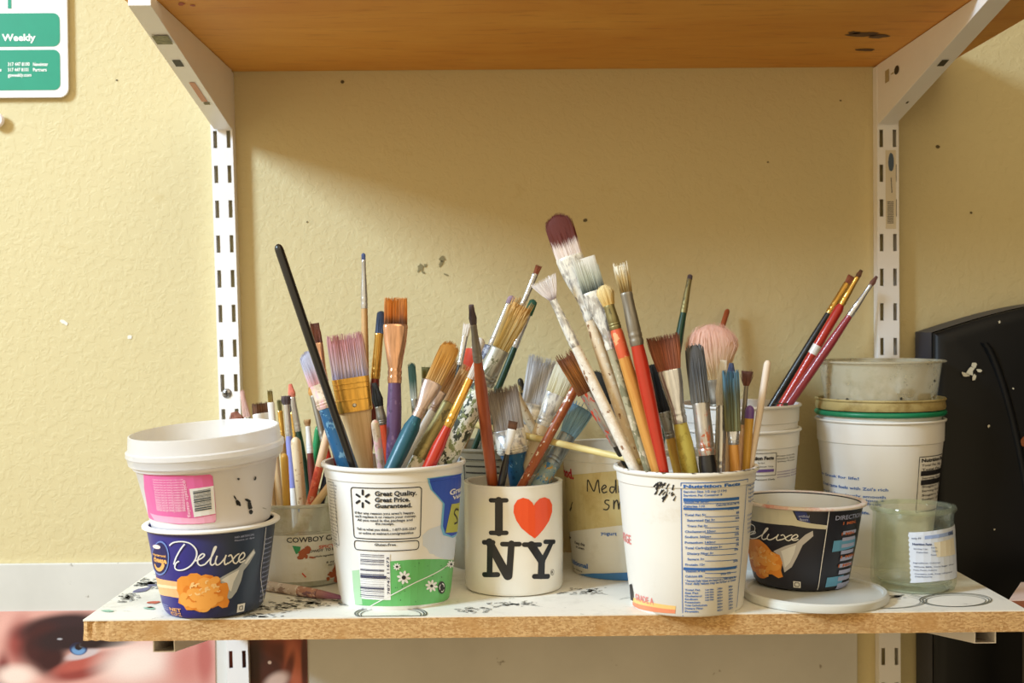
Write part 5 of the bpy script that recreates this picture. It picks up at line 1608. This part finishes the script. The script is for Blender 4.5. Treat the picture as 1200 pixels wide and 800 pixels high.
brush('pale pink plastic brush handle between the red handles', gv, (439, 492), (446, 541), -.05, .0, None, None, [(None, 9, BEI)], gB)
brush('filbert brush with golden bristles, silver ferrule and teal handle', gv, (531, 400), (462, 543), -.7, .0, ('filbert', 54, 20, 22, b_gold, .35), (44, 22, 13, PINKF), [(None, 19, h_teal)], gB)
brush('narrow brush crusted with dark green paint', gv, (482, 424), (491, 540), .5, .01, ('filbert', 44, 8, 9, b_green, .5), (30, 8, 8, SILG), [(None, 9, h_dred)], gB)
brush('short brush with fuzzy olive tip', gv, (500, 428), (494, 540), .75, .02, ('rag', 16, 10, 13, b_olive, .7), (40, 10, 9, SILD), [(None, 9, h_tan)], gB)
brush('brush with split tan bristles and slim white handle', gv, (541, 422), (472, 544), .1, .005, ('rag', 46, 16, 14, b_tanrag, .5), (24, 17, 11, PINKF), [(None, 10, WHT)], gB)
brush('brush with matted brown bristles and olive crusted ferrule', gv, (552, 430), (489, 544), -.4, .0, ('rag', 50, 18, 20, b_tanrag, .5), (72, 20, 21, OLVF), [(None, 19, h_splat)], gB)
brush('slim brush with gold ferrule and glossy red handle', gv, (560, 424), (504, 544), -.85, .0, ('flat', 22, 8, 9, b_white, .6), (60, 9, 11, GOLD), [(None, 15, h_red)], gB)
brush('large hog hair brush with paint crusted handle', gv, (616, 350), (517, 545), -.12, .0, ('rag', 66, 19, 25, b_hog, .55, 1.3), (44, 22, 26, SILG), [(None, 29, h_splat)], gB, lock=True)
brush('slim brush with mauve tip and long silver ferrule', gv, (601, 346), (518, 538), .55, .03, ('filbert', 11, 9, 9, b_lilac, .6), (52, 8, 9, SIL), [(20, 15, h_slate), (None, 12, h_tan)], gB)
brush('white tipped brush handle wrapped in red tape', gv, (564, 396), (514, 541), .95, .03, None, None, [(18, 15, WHT), (32, 26, h_redband), (None, 11, h_gold)], gB, lock=True)
brush('thin brush with rust coloured tip and silver ferrule', gt, (632, 310), (543, 524), -.2, .0, ('flat', 12, 6, 8, b_rust, .6), (40, 7, 7, SIL), [(None, 8, h_tan)], gD)
brush('slim brush with dark green tip behind the hog hair brush', gt, (626, 350), (556, 524), -.5, .0, ('filbert', 20, 10, 10, b_dgreen, .6), (40, 8, 8, SIL), [(None, 8, h_green)], gD)
brush('small brush with white bristles and white ferrule', gv, (548, 378), (518, 538), .35, .02, ('flat', 16, 8, 10, b_white, .5), (34, 7, 7, SIL), [(None, 8, h_darkmot)], gB)
# ---- heart mug
brush('slender red brown brush with dark tip leaning in the heart mug', mg, (552, 356), (577, 564), -.9, -.075, ('round', 22, 6, 5, b_dark, .8), (40, 6, 9, SILD), [(None, 12, h_brown)], gC)
brush('small angled brush with white ferrule and black handle', mg, (602, 492), (588, 564), -.6, -.005, ('angle', 11, 10, 11, b_brownd, .5), (28, 10, 6, WHT), [(None, 9, h_black)], gC)
brush('large cream haired brush with whitened ferrule and cream handle', mg, (667, 422), (609, 566), .5, .02, ('filbert', 42, 24, 26, b_cream, .4), (38, 22, 19, SILP), [(None, 19, h_cream)], gC)
brush('brown brush handle speckled with white paint', mg, (679, 446), (613, 566), -.45, .01, None, None, [(None, 11, h_brownw)], gC)
brush('brush with clumped blue bristles and blue splashed handle', mg, (685, 474), (634, 566), .1, .015, ('rag', 42, 17, 26, b_bluec, .5, 2), (40, 18, 18, SILB), [(None, 18, h_bluey)], gC)
brush('wide flat brush with grey bristles and tapering blue handle', mg, (588, 452), (607, 566), .85, .012, ('flat', 52, 36, 36, b_grey, .28), (26, 37, 36, SILP), [(None, 20, h_blue)], gC)
# ---- grey tub
brush('wide brush with long grey white bristles', gt, (641, 418), (617, 524), -.2, .01, ('flat', 58, 34, 42, b_gwhite, .35), (24, 34, 26, SILP), [(None, 18, h_wood)], gD)
brush('thin dark olive brush handle in the grey tub', gt, (609, 443), (626, 522), .5, .0, None, None, [(None, 7, h_darkmot)], gD)
brush('cream pointed brush handle in the grey tub', gt, (600, 455), (634, 518), -.6, .0, None, None, [(None, 11, h_cream)], gD)
brush('thin dark green brush handle in the grey tub', gt, (582, 451), (575, 522), .3, .0, None, None, [(None, 6, h_green)], gD)
brush('short white brush handle just above the grey tub rim', gt, (588, 500), (572, 526), -.7, .0, None, None, [(None, 8, WHT)], gD)
brush('short silver brush ferrule end above the grey tub rim', gt, (566, 494), (560, 526), -.5, .0, None, None, [(None, 9, SIL)], gD)
# ---- taped tub
brush('brush with splayed brown bristles and red spotted silver ferrule', nu, (660, 412), (739, 548), .25, -.01, ('rag', 54, 22, 22, b_brfan, .45, 1.5), (70, 17, 13, SILR), [(None, 13, h_darkmot)], gE)
brush('brush with soft black bristles behind the brown splayed one', me_, (694, 434), (734, 540), .1, .0, ('filbert', 44, 20, 24, b_black, .5), (40, 18, 14, SIL), [(None, 12, h_black)], gE)
brush('small brush with dark tip, brass ferrule and green handle against the wall', me_, (809, 321), (772, 530), .2, .05, ('filbert', 7, 6, 6, b_dark, .8), (40, 6, 8, OLVF), [(None, 10, h_green)], gE)
# ---- nutrition table tub
brush('big filbert brush with maroon bristles and cream handle', nu, (650, 250), (749, 546), -.2, .02, ('filbert', 54, 31, 33, b_maroon, .35), (78, 32, 14, SILP), [(None, 15, h_creams)], gH)
brush('flat brush with grey green washed bristles and silver ferrule', nu, (682, 296), (758, 546), -.55, .02, ('angle', 48, 27, 29, b_gwash, .3), (70, 27, 12, SILP), [(None, 10, h_grgrey)], gH)
brush('white fan brush with paint smeared ferrule', nu, (636, 326), (742, 546), -.5, .0, ('fan', 28, 8, 34, b_whitefan, .3), (60, 9, 12, SILP), [(None, 13, h_oldwhite)], gH)
brush('dabber brush with pale yellow round tip and red smeared yellow handle', nu, (706, 333), (770, 547), -.75, .0, ('mop', 26, 14, 21, b_sponge, .9), (28, 13, 14, OLVF), [(36, 15, h_redorange), (None, 17, h_ywood)], gH)
brush('brush with ragged cream tip and long glossy red handle', nu, (726, 306), (777, 547), -.85, .0, ('rag', 38, 13, 17, b_ragcream, .7, 1.6), (62, 14, 16, SILD), [(None, 17, h_red)], gH)
brush('soft flat brush with red brown bristles and olive handle', nu, (776, 392), (808, 549), -.6, .0, ('flat', 42, 27, 38, b_sable, .35), (62, 26, 17, SIL), [(None, 20, h_olive)], gH)
brush('dark mottled brush standing behind the soft brown one', nu, (764, 424), (794, 547), .1, .0, ('round', 60, 14, 10, b_black, .6), (30, 14, 12, SILG), [(None, 13, h_gold)], gH)
brush('round brush with black and grey bristles and rusty silver ferrule', nu, (813, 401), (830, 550), -.8, .0, ('filbert', 72, 21, 22, b_salt, .7, 2.2), (60, 20, 21, SILK), [(None, 21, h_black)], gH)
brush('brush with smooth white bristles and silver ferrule', nu, (848, 419), (843, 550), -.3, .0, ('round', 56, 12, 8, b_white, .6), (78, 13, 13, SIL), [(None, 12, h_wood)], gH)
brush('brush with blue and olive stained bristles and copper brown handle', nu, (856, 433), (861, 550), -.75, .0, ('flat', 72, 17, 19, b_blueol, .5, 1.8), (14, 14, 13, SIL), [(None, 13, h_ywood)], gH)
brush('thin brush with flared umber bristles and peach handle', nu, (876, 432), (867, 549), .1, .0, ('rag', 20, 6, 15, b_umber, .4), (44, 5, 6, SILD), [(None, 8, h_peach)], gH)
brush('yellow brush handle with a violet end', nu, (879, 475), (874, 549), -.2, .0, None, None, [(15, 11, h_purptip), (None, 9, h_gold)], gH)
brush('whitewashed wooden stick leaning over the nutrition table tub', nu, (900, 422), (880, 547), -.3, .0, None, None, [(None, 8.5, h_white)], gH)
brush('narrow slate haired brush beside the white bristled one', nu, (857, 424), (853, 549), .7, .0, ('round', 24, 9, 5, b_slate, .6), (50, 9, 9, SIL), [(None, 9, h_tan)], gH)
# ---- nested tubs
brush('big powder puff brush with peach pink hair', up, (831, 377), (842, 486), .1, .0, ('mop', 68, 26, 64, b_puff, .55), (36, 26, 22, SILD), [(None, 18, h_grey)], gI)
brush('thin red brown handle behind the powder puff brush', up, (853, 362), (818, 474), .7, .03, None, None, [(None, 6, h_brown)], gI)
brush('brush with brown tip, gold ferrule and black handle leaning right', up, (999, 322), (905, 474), .9, .0, ('rag', 12, 7, 10, b_rust, .5), (40, 8, 8, GOLD), [(None, 9, h_black)], gI)
brush('brush with gold ferrule and red handle with a silver band', up, (1010, 316), (916, 476), .5, .0, ('round', 10, 5, 4, b_brownd, .8), (36, 6, 8, GOLD), [(56, 11, h_sred), (12, 11, WHT), (None, 11, h_sred)], gI)
brush('thin brush with silver ferrule and crimson pink handle', up, (1028, 323), (922, 476), -.97, -.03, ('round', 13, 5, 3, b_umber, .8), (42, 5, 8, SIL), [(None, 11, h_crim)], gI)

# gold riveted band of the wide mauve brush
for o in list(bpy.data.objects):
    if o.get('label', '').startswith('wide flat brush with mauve'):
        bristles = [c for c in o.children if c.name.startswith('bristles')][0]
        handle = [c for c in o.children if c.name.startswith('handle')][0]
        zb = min(v.co.z for v in bristles.data.vertices)
        k = mpp(-.22)
        def slab(w0, w1, z1, z0, d0, nm, mat, par, n=20):
            rings = [(z0, w1 / 2, d0 / 2, 0), (z0 + .0006, w1 / 2 * 1.01, d0 / 2 * 1.02, 0), ((z0 + z1) / 2, (w0 + w1) / 4 * 1.01, d0 / 2 * 1.02, .5), (z1 - .0006, w0 / 2 * 1.01, d0 / 2 * 1.02, 1), (z1, w0 / 2, d0 / 2, 1)]
            vs, fs = [], []
            for z, rx, ry, _ in rings:
                for i in range(n):
                    a = 2 * math.pi * i / n
                    c_, s_ = math.cos(a), math.sin(a)
                    vs.append((rx * math.copysign(abs(c_) ** .35, c_), ry * math.copysign(abs(s_) ** .6, s_), z))
            for q in range(len(rings) - 1):
                for i in range(n):
                    j = (i + 1) % n
                    fs.append((q * n + i, q * n + j, (q + 1) * n + j, (q + 1) * n + i))
            fs.append(tuple(range(n))[::-1]); fs.append(tuple(range((len(rings) - 1) * n, len(rings) * n)))
            return obj(nm, vs, fs, mat, par, True, 40)
        fer = slab(45 * k, 42 * k, zb + .0008, zb - 40 * k, .0125, 'ferrule', GOLD, o)
        for off in (4, 10, 24):
            slab((45 - off * .07) * k, (45 - off * .07) * k, zb - off * k, zb - (off + 2.2) * k, .0136, 'crimp_ring', GOLD, fer)
        v, f = lathe([(0, .0014), (.0012, .0011), (.0019, 0)], 12)
        obj('rivet', [(a, .0063 + c, b_ + zb - 32 * k) for a, b_, c in v], f, SIL, fer, True)
        obj('rivet', [(a, -.0063 - c, b_ + zb - 32 * k) for a, b_, c in v], f, SIL, fer, True)
        # flat wooden handle tapering below the band
        hv = handle.data
        zmax = zb - 38 * k
        rings = [(zmax, 40 * k), (zmax - 14 * k, 36 * k), (zmax - 40 * k, 29 * k), (zmax - 90 * k, 22 * k), (.004, 16 * k), (0, 12 * k)]
        vs, fs = [], []
        n = 16
        for z, w in rings:
            for i in range(n):
                a = 2 * math.pi * i / n
                c_, s_ = math.cos(a), math.sin(a)
                vs.append((w / 2 * math.copysign(abs(c_) ** .5, c_), .005 * math.copysign(abs(s_) ** .7, s_), z))
        for q in range(len(rings) - 1):
            for i in range(n):
                j = (i + 1) % n
                fs.append((q * n + j, q * n + i, (q + 1) * n + i, (q + 1) * n + j))
        fs.append(tuple(range(n))); fs.append(tuple(range((len(rings) - 1) * n, len(rings) * n))[::-1])
        bpy.data.objects.remove(handle)
        obj('handle', vs, fs, h_wood, o, True, 50)

# ---- bamboo skewer bridging the tubs
def rod(name, label, cat, A, B, segs, n=10):
    """A base point, B tip; segs list of (t0,t1,r0,r1,mat,part)"""
    dv = (B - A); Lr = dv.length; dv.normalize()
    root = empty(name, A, label, cat)
    root.rotation_mode = 'QUATERNION'; root.rotation_quaternion = dv.to_track_quat('Z', 'Y')
    for t0, t1, r0, r1, mt, part in segs:
        rings = [(t0 * Lr, r0 * .7, r0 * .7, 0), (t0 * Lr + .001, r0, r0, 0), (t1 * Lr - .001, r1, r1, 1), (t1 * Lr, r1 * .7, r1 * .7, 1)]
        vs, uv, fs = loft(rings, n)
        obj(part, vs, fs, mt, root, True, 50, uv)
    return root
A = P(752, 541, nu.loc.y - .012); B = P(556, 497, gt.loc.y - .045)
rod('bamboo_skewer', 'pale bamboo skewer lying across from the nutrition table tub to the grey tub', 'skewer', A, B, [(0, 1, .0027, .0032, h_skew, 'stick')])
# ---- brush lying on the shelf
A = G(300, 684.5, .0042); B = G(402, 701, .0038); A.z = .0044; B.z = .0044
rod('paint_brush', 'dirty brush lying flat on the shelf behind the tubs', 'paint brush', A, B,
    [(0, .52, .0042, .0044, splat('lying_handle', [(206, 186, 172), (150, 120, 104), (226, 214, 204)], .5, 110), 'handle'), (.5, .72, .0043, .0040, splat('lying_ferrule', [(176, 130, 112), (120, 86, 96), (206, 180, 170)], .4, 130), 'ferrule'),
     (.72, 1, .0038, .0016, bristle('hair_plum', (176, 128, 120), (150, 96, 120), (120, 72, 100)), 'bristles')])
